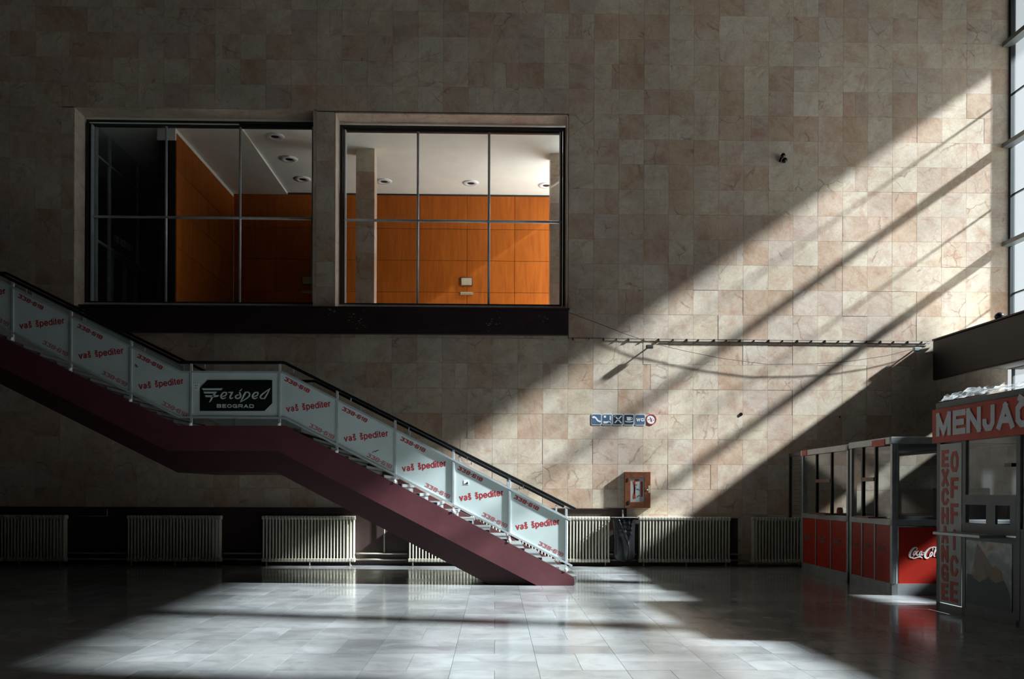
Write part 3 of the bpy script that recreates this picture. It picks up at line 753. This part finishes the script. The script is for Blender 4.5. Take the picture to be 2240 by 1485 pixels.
sk = MB(); sk.box(x-.022, x-.008, yf-.005, yf-.003, z+.012, z+.025).box(x+.006, x+.022, yf-.005, yf-.003, z+.012, z+.025)
sk.stroke([(x-.02, z-.008), (x, z-.028), (x+.02, z-.008)], .006, yf-.005, yf-.003)
rel(sk).build('sticker_face', M['signblack'], sign_panel)
# scraps of stickers on other panels
def scrap(px, py, w, h, m, rot=0):
    x, z = S(px, py); o = MB().box(-w/2, w/2, 0, .002, -h/2, h/2).build('sticker', m, st); o.location = (x, .0335, z); o.rotation_euler.y = rot
scrap(1020, 1055, .085, .075, M['plainwhite']); x, z = S(1019, 1056)
o = MB().prism([(-.035,-.02),(.0,-.005),(.03,.02),(.035,-.02)], 0, .002).build('sticker_print', M['darkmetal'], st); o.location = (x, .0315, z)
x, z = S(821, 987); rel(MB().stroke([(x-.05,z-.02),(x-.02,z+.0),(x,z-.008),(x+.02,z+.012),(x+.05,z+.02)], .008, yf-.003, yf)).build('scribble', M['darkmetal'], st)
x, z = S(297, 800); rel(MB().stroke([(x-.02,z+.03),(x-.01,z),(x,z+.02),(x+.005,z-.02),(x+.02,z+.0)], .006, yf-.003, yf)).build('scribble', M['darkmetal'], st)

# ------------------------------------------------------------------ radiators
def rad_mesh(n):
    p = .0641; mb = MB()
    for k in range(n):
        x = (k+.5)*p
        for (dyy, rr) in ((-.055, .0165), (.0, .0165), (.055, .0165)):
            mb.tube([(x, dyy, .05), (x, dyy, .86)], rr, 8)
        prof = [(-.065,.00),(-.078,.02),(-.078,.06),(-.06,.075),(.06,.075),(.078,.06),(.078,.02),(.065,.00)]
        for zb, fl_ in ((-.005, 1), (.84, 1)):
            vs = [(x-.026, a, zb+b) for a, b in prof]+[(x+.026, a, zb+b) for a, b in prof]; m_ = len(prof)
            mb.add(vs, [tuple(range(m_)), tuple(range(2*m_-1, m_-1, -1))]+[(i, (i+1)%m_, (i+1)%m_+m_, i+m_) for i in range(m_)])
    mb.tube([(0, 0, .03), (n*p, 0, .03)], .024, 8); mb.tube([(0, 0, .88), (n*p, 0, .88)], .024, 8)
    return mb.mesh('sections', M['rad'], False), n*p
rm29, rw = rad_mesh(29)
foot = MB().box(-.008, .008, -.07, -.05, -.075, .04).box(-.012, .012, -.08, .06, -.075, -.07).mesh('foot', M['pipe'])
pan = MB().box(0, rw, .082, .09, .0, .9).mesh('backing', M['radiron'])
RADS = [(-10.40, 'cream column radiator at the far left of the wall, cut by the photo edge'), (-7.33, 'dark column radiator under the staircase, second from the left'),
        (-4.66, 'column radiator under the staircase with bright lit right end'), (-1.74, 'column radiator partly hidden behind the slanting foot of the staircase'),
        (.46, 'sunlit cream column radiator just right of the staircase foot'), (2.90, 'long cream column radiator right of the black bag, half in sun'),
        (5.19, 'shaded column radiator beside the kiosk with red panels'), (8.05, 'column radiator behind the kiosks at the right end of the wall')]
for x, lb in RADS:
    o = empty('radiator', (x, D-.10, .085)); tag(o, lb, 'radiator', 'column radiators along the tiled wall')
    link('sections', rm29, o)
    for f in (.0641*1.5, rw/2+.03, rw-.0641*1.5):
        c = link('foot', foot, o); c.location = (f, 0, 0)
# pipes behind radiators
ends = [x for x, _ in RADS]
NM = ['left end gap', 'gap under the landing', 'gap below the stair flight', 'dark gap behind the stair foot', 'gap behind the black bag', 'shaded gap left of the kiosk', 'gap behind the kiosk']
for (x, nx_, nm) in zip(ends, ends[1:], NM):
    a_, b_ = x+rw+.004, nx_-.03
    o = MB().tube([(a_, D-.05, .24), (a_+.1, D-.05, .24), (a_+.2, D-.045, .238), (b_, D-.045, .238)], .017, 8).tube([(a_, D-.05, .12), ((a_+b_)/2-.1, D-.055, .12), ((a_+b_)/2, D-.045, .115), (b_, D-.045, .115)], .018, 8).build('heating_pipe', M['pipe'], smooth=True)
    tag(o, 'pair of heating pipes low on the wall between radiators, '+nm, 'pipe', 'heating pipes between the radiators')
x, _ = at(841, 1180, D)
o = MB().tube([(x, D-.03, .24), (x, D-.03, 1.1)], .012, 8).build('riser_pipe', M['pipe'], smooth=True); tag(o, 'thin upright pipe on the dark wall behind the staircase', 'pipe')
x, _ = at(236, 1120, D)
o = MB().tube([(x, D-.03, .98), (x, D-.03, 1.12)], .012, 8).tube([(x-.55, D-.03, .98), (x, D-.03, .98)], .009, 6).build('bleed_pipe', M['pipe'], smooth=True); tag(o, 'short pipe stub above the radiators at far left', 'pipe')

# bag on its holder
hx = at(1362, 1130, D)[0]
h = empty('bag_holder', (hx, D, .98)); tag(h, 'white wall bracket and wire hoop holding the black bag between radiators', 'holder')
MB().box(-.012, .012, -.05, 0, -.05, .16).build('bracket', M['plainwhite'], h)
MB().tube([(-.22, -.08, .005), (-.2, -.30, .01), (0, -.33, .01), (.2, -.30, .01), (.24, -.08, .005)], .007, 6).tube([(-.24, -.05, .005), (.26, -.05, .005)], .008, 6).build('hoop', M['steel'], h)
n_, m_ = 64, 30; vs = []; fs = []
for j in range(m_+1):
    t = j/m_
    for k in range(n_):
        a = 2*math.pi*k/n_; u = math.cos(a); fr_ = math.sin(a) < 0
        w = .225*(1-.06*math.sin(t*3.0)) * (1 if t < .86 else 1-(t-.86)**2*14); dpt = .085+.045*math.sin(t*math.pi*.9)
        xx = w*math.copysign(abs(u)**.8, u); yy = dpt*math.copysign(abs(math.sin(a))**.7, math.sin(a))
        if fr_:   # creases converging to a point low on the right, as the bag is pulled by its hoop
            for (x0_, x1_, amp, wd_) in ((-.14, .05, .030, .030), (-.05, .06, .018, .02), (.16, .07, .028, .030), (.08, .06, .014, .018)):
                cxx = x0_+(x1_-x0_)*min(1, t/.62); f_ = math.exp(-((xx-cxx)/wd_)**2); yy -= amp*f_*(1 if t < .62 else max(0, 1-(t-.62)*2.6))
            for (z_, amp) in ((.10, .014), (.19, .018), (.30, .012)):
                yy -= amp*math.exp(-((t-z_-1.1*(xx-.02)**2*3)/.022)**2)*(abs(xx-.02) < .13)
        zz = .955-.865*t + (0 if j else .018*math.cos(5*a)+.012*math.sin(9*a))
        if t > .86: zz += .03*abs(u)
        vs.append((xx, yy, zz))
for j in range(m_):
    for k in range(n_): fs.append((j*n_+k, j*n_+(k+1)%n_, (j+1)*n_+(k+1)%n_, (j+1)*n_+k))
fs.append(tuple(range(m_*n_, (m_+1)*n_)))
bag = MB().add(vs, fs).build('bin_bag', M['blackplastic'], smooth=True); bag.location = (hx-.0, D-.20, 0)
s_ = bag.modifiers.new('sub', 'SUBSURF'); s_.levels = 1; s_.render_levels = 1
tag(bag, 'shiny black plastic rubbish bag hanging between two radiators', 'bag')

# notice cabinet
cx, cz = at(1394.5, 1071.5, D-.06); nb = empty('notice_cabinet', (cx, D, cz)); tag(nb, 'small brown wooden wall cabinet with glazed door and printed papers', 'cabinet')
w, h_ = .262, .365
MB().box(-w, w, -.06, -.0, -h_, h_).build('body', M['brownwood'], nb, bevel=.006)
dm = MB().box(-w, -.145, -.085, -.06, -h_, h_).box(.135, w, -.085, -.06, -h_, h_).box(-.145, .135, -.085, -.06, .245, h_).box(-.145, .135, -.085, -.06, -h_, -.245).build('door', M['brownwood'], nb, bevel=.005)
MB().lathe([(.001,-.025),(.012,-.022),(.014,-.01),(.007,0),(.001,0)], (.19,-.085,-.0), 'Y', 12).build('knob', M['steel'], dm, smooth=True)
each('hinge', M['darkmetal'], dm, [(-.215,-.19,-.091,-.085,.17,.24),(-.2,-.165,-.093,-.085,-.29,-.22)])
MB().box(.215, .255, -.0875, -.085, -.06, .09).build('bare_patch', M['beige'], dm)
MB().box(-.145, .135, -.066, -.06, -.245, .245).build('paper', M['paper'], nb)
pr = MB().stroke([(-.085,.17),(-.06,.0),(-.085,-.15),(-.055,-.16),(-.06,.0),(-.055,.18)], .028, -.0675, -.0660); pr.box(.065, .105, -.0675, -.0665, -.14, .17).box(-.06, .03, -.0675, -.0665, .17, .22)
pr.build('red_print', M['inkred'], nb)
pr = MB()
for k in range(9): xx = -.06+random.random()*.09; zz = -.03+random.random()*.15; pr.box(xx, xx+.02, -.0685, -.0678, zz, zz+.012)
pr.build('blue_print', M['inkblue'], nb)
MB().box(-.145, .135, -.075, -.073, -.245, .245).build('glazing', M['glass'], dm)

# pictogram signs on the wall
def rounded(w_, h2, r_, n=5):
    pts = []
    for (cx_, cz_, a0) in ((w_-r_, h2-r_, 0), (-w_+r_, h2-r_, 90), (-w_+r_, -h2+r_, 180), (w_-r_, -h2+r_, 270)):
        for k in range(n+1): a = R(a0+90*k/n); pts.append((cx_+r_*math.cos(a), cz_+r_*math.sin(a)))
    return pts
SIG = [(1305, 'telephone'), (1328.5, 'waiting'), (1352, 'fork'), (1376, 'cup'), (1400.5, 'wc')]
SL = {'telephone': 'blue square pictogram with a white telephone handset, leftmost in the sign row', 'waiting': 'blue square pictogram with a white seated figure and ball',
      'fork': 'dark square pictogram with white crossed cutlery', 'cup': 'dark square pictogram with a white cup and saucer', 'wc': 'blue square WC sign on the marble wall'}
for px, nm in SIG:
    x, z = at(px, 917+(px-1305)*.01, D-.01)
    o = empty('pictogram_sign', (x, D, z)); tag(o, SL[nm], 'sign', 'row of pictogram signs on the wall')
    MB().prism(rounded(.106, .116, .03), -.005, 0).build('border', M['pale'], o)
    MB().prism(rounded(.092, .098, .022), -.007, -.005).build('sign_face', M['signnavy'] if nm in ('fork', 'cup') else M['signblue'], o)
    p = MB(); a, b = -.0085, -.007
    if nm == 'telephone': p.stroke([(-.085,.03),(-.06,.045),(-.02,.03),(.03,-.03),(.085,-.045)], [.03,.045,.035,.032,.035], a, b)
    if nm == 'waiting':
        p.lathe([(.001,a),(.026,a),(.026,b),(.001,b)], (-.05,0,.055), 'Y', 14)
        p.stroke([(.06,.075),(.06,.0),(.045,-.03),(.08,-.085)], [.02,.035,.03,.012], a, b); p.stroke([(.05,-.01),(.015,-.05),(-.02,-.06),(-.08,-.06)], [.02,.03,.045,.05], a, b)
    if nm == 'fork': p.bar((-.065,-.0078,.072),(.07,-.0078,-.075), .003, .024); p.bar((.07,-.0078,.07),(-.068,-.0078,-.07), .003, .022); p.bar((-.07,-.0078,.075),(-.04,-.0078,.045), .003, .034)
    if nm == 'cup':
        p.prism([(-.05,.055),(.04,.055),(.03,-.02),(-.04,-.02)], a, b); p.stroke([(-.078,-.03),(-.04,-.045),(.04,-.045),(.078,-.03)], .016, a, b); p.stroke([(.04,.04),(.065,.035),(.06,.005),(.03,.0)], .012, a, b)
    if nm == 'wc':
        put_glyphs(glyphs('WC', .075, .066, .02, .01, M['plainwhite'], total=.165), o, (0, -.0072, 0))
    else: p.build('pictogram', M['plainwhite'], o)
x, z = at(1424.5, 917.5, D-.01); o = empty('prohibition_sign', (x, D, z)); tag(o, 'round white sign with red ring and cross, rightmost of the sign row', 'sign')
MB().lathe([(.001,-.005),(.10,-.005),(.10,0),(.001,0)], (0,0,0), 'Y', 28).build('disc', M['plainwhite'], o)
MB().lathe([(.088,-.008),(.107,-.008),(.107,0),(.088,0),(.088,-.008)], (0,0,0), 'Y', 32, caps=False).build('ring', M['ringred'], o)
MB().stroke([(-.02,.045),(.0,.0),(.02,-.045)], .014, -.0065, -.005).stroke([(.03,.03),(.0,-.01),(-.012,-.04)], .008, -.0065, -.005).build('cross', M['ringred'], o)
MB().stroke([(-.07,.0),(-.03,.0)], .012, -.006, -.005).stroke([(.04,.0),(.06,-.02)], .01, -.006, -.005).build('cigarette_mark', M['alu'], o)

# cable with clips and sagging wire, fixtures
cb = empty('wall_cable', (1.47, D, 4.6)); tag(cb, 'twin cable clipped straight along the marble wall up to the gallery', 'cable')
z0 = at(1243, 740, D-.03)[1]-4.6; z1 = at(2020, 747.5, D-.03)[1]-4.6; L = 7.4
MB().tube([(0,-.016,z0+.012),(L*.5,-.016,(z0+z1)/2+.006),(L,-.016,z1+.012)], .005, 6).tube([(1.9,-.016,(z0+z1)/2-.03),(L,-.016,z1-.035)], .006, 6).tube([(0,-.016,z0),(0,-.016,.52)], .007, 6).build('conductor', M['cable'], cb)
clip = MB().box(-.016, .016, -.022, .0, -.042, .02).lathe([(.001,-.022),(.014,-.016),(.014,.016),(.001,.022)], (0,-.018,0), 'Z', 8).mesh('clip', M['cable'])
for k in range(26):
    xx = .12+k*.285+random.uniform(-.03,.03); c = link('clip', clip, cb); c.location = (xx, 0, z0+(z1-z0)*xx/L); s = .55 if k % 2 else .85; c.scale = (s, 1, s)
pts = [(1243,683),(1300,704),(1370,731),(1432,752),(1500,768),(1580,784),(1680,797),(1780,796),(1860,790),(1940,778),(2000,763),(2030,747)]
sag = MB().tube([(*[at(p[0], p[1], D-.07)[0]], D-.07, at(p[0], p[1], D-.07)[1]) for p in pts], .0055, 6).build('sagging_wire', M['cable'])
tag(sag, 'thin loose wire sagging across the sunlit marble below the clipped cable', 'wire')
for (px, py, lb) in ((1424, 757, 'small dark floodlight bracket under the cable, left end of the sagging wire'), (2008, 763, 'small pale floodlight bracket where the sagging wire meets the gallery')):
    x, z = at(px, py, D-.12); o = empty('wall_fixture', (x, D, z)); tag(o, lb, 'fixture')
    MB().bar((0,0,.02),(-.03,-.12,-.02), .02).build('arm', M['cable'], o)
    MB().box(-.10, .04, -.18, -.09, -.05, .02).build('head', M['cable'] if px < 1500 else M['alu'], o, bevel=.01)
x, z = at(1712, 346, D-.06); o = empty('wall_spotlight', (x, D, z)); tag(o, 'pair of tiny black spotlights high on the marble wall', 'lamp')
MB().lathe([(.001,-.13),(.045,-.13),(.035,-.04),(.001,0)], (-.01,0,.035), 'Y', 14).build('lamp_head', M['blackplastic'], o, smooth=True)
MB().lathe([(.001,-.10),(.05,-.10),(.04,-.03),(.001,0)], (.035,0,-.05), 'Y', 14).build('lamp_head', M['blackplastic'], o, smooth=True)
MB().bar((-.05,-.02,-.06),(.0,-.05,.08), .03).build('bracket', M['blackplastic'], o)
x, z = at(1621, 906, D); o = MB().lathe([(.001,-.012),(.03,-.012),(.036,0),(.001,0)], (0,0,0), 'Y', 18).build('wall_plug', M['blackplastic']); o.location = (x, D, z); tag(o, 'small round black plug in the marble wall right of the signs', 'plug')
x, z = at(1837, 912, D); o = MB().lathe([(.001,-.01),(.016,-.01),(.02,0),(.001,0)], (0,0,0), 'Y', 12).build('wall_plug', M['blackplastic']); o.location = (x, D, z); tag(o, 'tiny dark plug in the shaded marble above the kiosk', 'plug')

# ------------------------------------------------------------------ soft-drink kiosks
def logo_mesh(m):
    """cursive soft-drink wordmark, unit about 1 wide, centred, in the xz plane"""
    mb = MB(); a, b = -.002, .001
    def P(l): return [((x-2130)/760, -(y-590)/760) for x, y in l]
    u = 1/760
    mb.stroke(P([(1878,540),(1893,512),(1868,496),(1820,520),(1778,580),(1766,640),(1790,668),(1830,655)]), [12*u,14*u,20*u,32*u,40*u,36*u,22*u,10*u], a, b)
    mb.stroke(P([(1775,655),(1830,682),(1890,664),(1940,652),(1985,678)]), [8*u,14*u,16*u,26*u,6*u], a, b)
    def oval(cx, cy, rx, ry, w=18): mb.stroke(P([(cx+rx*math.cos(t)+.35*ry*math.sin(t), cy-ry*math.sin(t)) for t in [k*math.pi/5 for k in range(10)]]), w*u, a, b, 3, True)
    oval(1848, 592, 17, 36); mb.stroke(P([(1917,565),(1905,556),(1885,580),(1884,618),(1900,628),(1925,608)]), [8*u,16*u,20*u,22*u,18*u,10*u], a, b)
    oval(1950, 594, 16, 32); mb.stroke(P([(1975,556),(1966,600),(1975,625),(1996,606)]), [16*u,18*u,18*u,8*u], a, b)
    mb.stroke(P([(1992,585),(2018,580)]), 12*u, a, b)
    mb.stroke(P([(2150,545),(2158,508),(2120,500),(2068,540),(2030,600),(2030,655),(2060,676),(2100,655)]), [12*u,14*u,20*u,32*u,40*u,36*u,24*u,10*u], a, b)
    mb.stroke(P([(2120,500),(2170,488),(2235,500),(2290,492)]), [8*u,16*u,22*u,6*u], a, b)
    oval(2128, 610, 18, 38)
    mb.stroke(P([(2178,600),(2215,540),(2222,500),(2205,510),(2180,600),(2178,640),(2200,645)]), [10*u,14*u,10*u,14*u,18*u,18*u,8*u], a, b)
    oval(2245, 614, 17, 33); mb.stroke(P([(2272,576),(2262,620),(2272,646),(2300,622)]), [16*u,18*u,18*u,8*u], a, b)
    return mb.mesh('logo', m)
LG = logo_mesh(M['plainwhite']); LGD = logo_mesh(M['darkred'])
def put_logo(me, parent, loc, s, face='-Y', sq=1.0):
    o = link('logo', me, parent)
    Rm = Matrix.Identity(4) if face == '-Y' else Matrix.Rotation(R(-90), 4, 'Z')
    o.matrix_local = Matrix.Translation(loc) @ Rm @ Matrix.Diagonal((s*sq, 1, s, 1))
    return o
KA = R(-1.0)
def kiosk(loc, width, depth, divs, label, front_divs, hatch, far_ext=0, headh=2.30):
    """origin at the near left foot; local x to the right, y into the picture"""
    k = empty('kiosk', loc, KA); tag(k, label, 'kiosk', 'drink kiosks with red panels')
    H = headh
    each('kick_plate', M['alu'], k, [(.0,width,0,.02,0,.17),(.0,.02,0,depth,0,.17),(0,width,depth-.02,depth,0,.17),(width-.02,width,0,depth,0,.17)])
    for (x, y) in ((0, 0), (width-.09, 0), (0, depth-.07), (width-.09, depth-.07)):
        f = MB().box(x, x+.09, y, y+.07, 0.0, H)
        if y == 0:
            for q in (.022, .052): f.box(x+q, x+q+.010, y-.008, y, .17, H-.02)
        f.build('corner_post', M['alu'], k, bevel=.004)
    each('counter_rail', M['alu'], k, [(-.005,width+.005,-.005,.05,1.02,1.11),(-.005,.05,0,depth,1.02,1.11),(0,width,depth-.05,depth,1.02,1.11),(width-.05,width,0,depth,1.02,1.11)], .004)
    each('header', M['alu'], k, [(-.02,width+.02,-.01,.06,H-.08,H+.02),(-.02,.06,0,depth,H-.08,H+.02),(0,width,depth-.06,depth,H-.08,H+.02),(width-.06,width+.02,0,depth,H-.08,H+.02)], .004)
    MB().box(.02, width-.02, .02, depth-.02, H-.04, H-.01).build('roof_panel', M['darkmetal'], k)
    # left face
    for a, b in zip(divs, divs[1:]):
        MB().box(.012, .03, a+.02, b-.02, .17, 1.02).build('red_panel', M['redpanel'], k)
        w_ = (b-a)*.62; put_logo(LGD, k, (.008, (a+b)/2, .66), w_, '-X')
    for y in divs[1:-1]:
        MB().box(.0, .05, y-.018, y+.018, .17, 1.02).build('panel_joint', M['alu'], k)
        MB().box(.0, .05, y-.022, y+.022, 1.11, H-.08).build('mullion', M['darkmetal'], k)
    for q, (a, b) in enumerate(zip(divs, divs[1:])):
        zb = 1.11 if q != hatch else 1.72
        MB().box(.02, .026, a+.02, b-.02, zb, H-.08).build('pane', M['kglass'], k)
        if q == hatch:
            MB().box(-.01, .05, a+.02, b-.02, 1.68, 1.74).build('hatch_head', M['brownwood'], k)
            MB().box(-.12, .12, a-.05, b+.02, 1.11, 1.135).build('hatch_shelf', M['brownwood'], k)
    MB().box(.0, width, .02, .026, 1.11, H-.08).build('pane', M['kglass'], k)
    MB().box(width-.026, width-.02, .0, depth, 1.11, H-.08).build('pane', M['kglass'], k)
    MB().box(.0, width, depth-.026, depth-.02, 1.11, H-.08).build('pane', M['kglass'], k)
    # front face
    for a, b in zip(front_divs, front_divs[1:]):
        MB().box(a+.02, b-.02, .012, .03, .17, 1.0).build('red_panel', M['redpanel'], k)
        put_logo(LG, k, ((a+b)/2+.02, .0095, .62), .66)
        if b != front_divs[-1]: MB().box(b-.02, b+.02, 0, .05, .17, H-.06).build('mullion', M['alu'], k)
    MB().box(width-.03, width-.012, .02, depth-.02, .17, 1.02).build('side_panel', M['redpanel'], k)
    MB().box(.1, width-.1, depth-.03, depth-.012, .17, 1.02).build('rear_panel', M['alu'], k)
    return k
k1 = kiosk((5.81, 12.38, 0), 2.06, 1.56, [.07, .60, 1.08, 1.53], 'nearer grey framed kiosk with bright red front panel and white drink lettering', [.09, 1.03, 1.97], 1)
k2 = kiosk((5.84, 14.02, 0), 1.85, 2.25, [.04, .76, 1.49, 2.22], 'farther kiosk against the wall with dark red panels, beside the radiator', [.09, 1.76], 1, headh=2.28)
MB().box(.0, .05, 2.95, 3.0, 1.0, 2.27).box(.0, .04, 2.25, 3.0, 2.21, 2.28).build('end_screen_frame', M['darkmetal'], k2)
MB().box(.02, .025, 2.3, 2.95, 1.0, 2.21).build('end_screen', M['kglass'], k2)
st2 = MB()
for z in range(14): st2.box(.018, .028, 2.3, 2.95, 1.08+z*.08, 1.084+z*.08)
st2.build('end_screen_lines', M['darkmetal'], k2)
# red tape rags on the header
for y, w_ in ((.2, .45), (1.9, .25)):
    MB().box(-.028, -.02, y, y+w_, 2.2, 2.30).build('tape', M['redsign'], k1 if y < 1 else k2)
fz = empty('display_fridge', (7.0, 13.2, .0)); fz.rotation_euler.z = KA; tag(fz, 'dark display fridge standing inside the nearer kiosk', 'fridge')
MB().box(-.02, .60, -.25, .30, .02, 1.58).build('body', M['darkmetal'], fz, bevel=.02)
MB().box(.03, .55, -.262, -.25, .3, 1.50).build('door', M['blackplastic'], fz, bevel=.008)
MB().box(.05, .06, -.29, -.262, .7, 1.1).build('handle', M['alu'], fz)
o = MB().lathe([(.001,0),(.05,.0),(.055,.03),(.05,.09),(.03,.11),(.001,.11)], (0,0,0), 'Z', 14).build('red_pot', M['redsign'], smooth=True)
o.location = (5.95, 14.62, 1.136); tag(o, 'small red pot on the counter of the farther kiosk', 'pot')

# ------------------------------------------------------------------ exchange booth
BA = R(3.2)
bo = empty('exchange_booth', (5.73, 10.97, 0), BA); tag(bo, 'grey currency exchange booth with red sign at the right edge', 'booth')
# local: x right, y negative towards the viewer
BD, BWd, BH = 3.0, 2.2, 2.60
each('frame_post', M['greymetal'], bo, [(0,.06,-.08,0,0,2.15),(0,.05,-.62,-.55,0,2.15),(0,.05,-1.62,-1.55,0,2.15),(0,.06,-BD,-BD+.07,0,2.15),(BWd-.06,BWd,-.06,0,0,2.15),(BWd-.06,BWd,-BD,-BD+.06,0,2.15)], .004)
each('base_rail', M['greymetal'], bo, [(0,.05,-BD,0,0,.09),(0,BWd,-.05,0,0,.09),(0,BWd,-BD,-BD+.05,0,.09),(BWd-.05,BWd,-BD,0,0,.09)])
MB().box(-.01, BWd, -BD, .01, 2.56, 2.66).build('roof_edge', M['greymetal'], bo, bevel=.005)
MB().box(.05, BWd-.05, -BD+.05, -.05, 2.15, 2.18).build('ceiling_board', M['underside'], bo)
MB().box(.0, BWd, -.02, .0, 2.14, 2.56).box(BWd-.02, BWd, -BD, 0, 2.14, 2.56).build('header_board', M['greymetal'], bo)
sb = MB().box(-.05, .0, -BD, .02, 2.145, 2.575).build('red_sign_board', M['redsign'], bo)
def bs(px):                        # distance along the booth face seen at pixel column px
    r = ray(px, 1075); dx, dy = math.sin(BA), -math.cos(BA); det = r[0]*(-dy)+dx*r[1]
    return (5.70*(-r[1])+10.97*r[0])/(-(-dx*r[1]+dy*r[0]))
spans = [bs(q) for q in (2052, 2084, 2088, 2116, 2118, 2150, 2153.5, 2180, 2185, 2223, 2226, 2262)]
lw_ = .074; sE = spans[-1]
seq = list(zip('MENJAČ', spans[::2], spans[1::2])); x_ = sE+.04
for ch in 'NICA':
    w_ = .07 if ch == 'I' else .30; seq.append((ch, x_, x_+w_)); x_ += w_+.04
for ch, a_, b_ in seq:
    gme = glyphs(ch, (b_-a_)/max(GL[ch][0], .2), .30, lw_, 0, M['signletter'], -.008, 0, total=(b_-a_) if ch != 'I' else None)
    put_glyphs(gme, sb, (-.051, -(a_+b_)/2, 2.375), 0, '-X')
# vertical sign panel
sp = MB().box(-.006, .0, -.545, -.085, .10, 2.125).build('sign_panel', M['signpanel'], bo)
for col, (word, y, za, zb_, wd_) in enumerate((('EXCHANGE', -.20, 2.06, .12, .15), ('OFFICE', -.40, 2.055, .10, .16))):
    n = len(word); pitch = (za-zb_)/n
    for i, ch in enumerate(word):
        hh = pitch*.90 if n == 8 else pitch*.80
        put_glyphs(glyphs(ch, wd_, hh, .047, 0, M['redsign'], -.003, 0, total=wd_ if ch != 'I' else None), sp, (-.007, y, za-pitch*(i+.5)), 0, '-X')
# service window bay
MB().box(.02, .026, -1.55, -.62, 1.48, 2.145).build('pane', M['kglass'], bo)
bd = MB(); y1, y0_ = -.62, -1.55
bd.box(.0, .03, y0_, y1, 1.36, 1.48).box(.0, .03, y0_, y1, 1.02, 1.14).box(.0, .03, y0_, y0_+.10, 1.14, 1.36).box(.0, .03, -1.19, -1.02, 1.14, 1.36)
bd.build('counter_board', M['greymetal'], bo)
MB().box(-.30, .02, -1.36, -.42, .985, 1.02).build('counter_shelf', M['alu'], bo, bevel=.005)
MB().box(.005, .03, y0_, y1, .09, 1.0).build('poster_board', M['greymetal'], bo)
pst = MB().box(-.002, .006, y0_+.06, y1-.02, .16, .93).build('poster', M['poster'], bo)
def flat(pts, m, d): 
    q = MB().prism([(-y_, z_) for y_, z_ in pts], -d-.0006, -d); q.v = [(y_, -x_, z_) for x_, y_, z_ in q.v]; q.build('poster_print', m, pst)
flat([(-.64,.16),(-1.48,.16),(-1.46,.34),(-1.36,.50),(-1.1,.54),(-.9,.50),(-.66,.52)], M['darkmetal'], .002)
flat([(-.78,.62),(-.86,.90),(-.93,.84),(-1.02,.76),(-1.12,.66),(-1.2,.54),(-1.0,.5),(-.84,.55)], M['brownwood'], .0027)
flat([(-1.12,.60),(-1.2,.66),(-1.3,.6),(-1.34,.5),(-1.2,.46),(-1.1,.5)], M['ochre'], .0034)
flat([(-.82,.56),(-1.0,.62),(-1.05,.5),(-.9,.44),(-.78,.48)], M['beige'], .0034)
# next bay towards the viewer
MB().box(.02, .026, -BD+.07, -1.62, 1.1, 2.145).build('pane', M['kglass'], bo)
MB().box(.005, .03, -BD+.07, -1.62, .09, 1.1).build('side_board', M['greymetal'], bo)
MB().box(.0, BWd, -.02, -.0, .09, 1.1).build('end_board', M['greymetal'], bo)
MB().box(.06, BWd-.06, -.02, -.014, 1.1, 2.14).build('pane', M['kglass'], bo)
MB().box(BWd-.02, BWd, -BD, 0, .09, 1.0).box(0, BWd, -BD, -BD+.02, .09, 2.14).build('rear_board', M['greymetal'], bo)
MB().box(-.02, .05, -1.50, -1.38, 1.80, 1.84).build('window_catch', M['blackplastic'], bo)
# plastic film on the roof edge
random.seed(11)
nx, nz = 60, 5; vs = []; fs = []
for i in range(nx+1):
    for j in range(nz+1):
        t = i/nx; y = -t*BD
        vs.append((.02+.10*j/nz+random.uniform(-.02,.02), y+random.uniform(-.012,.012), .085*(j/nz)*(1+.3*math.sin(9*t))+(random.uniform(-.018,.018) if j else .0)))
for i in range(nx):
    for j in range(nz): fs.append((i*(nz+1)+j, (i+1)*(nz+1)+j, (i+1)*(nz+1)+j+1, i*(nz+1)+j+1))
pf = MB().add(vs, fs).build('plastic_film', M['foil']); pf.location = (5.73, 10.97, 2.682); pf.rotation_euler.z = BA
tag(pf, 'crumpled clear plastic film along the roof edge of the exchange booth', 'plastic film')
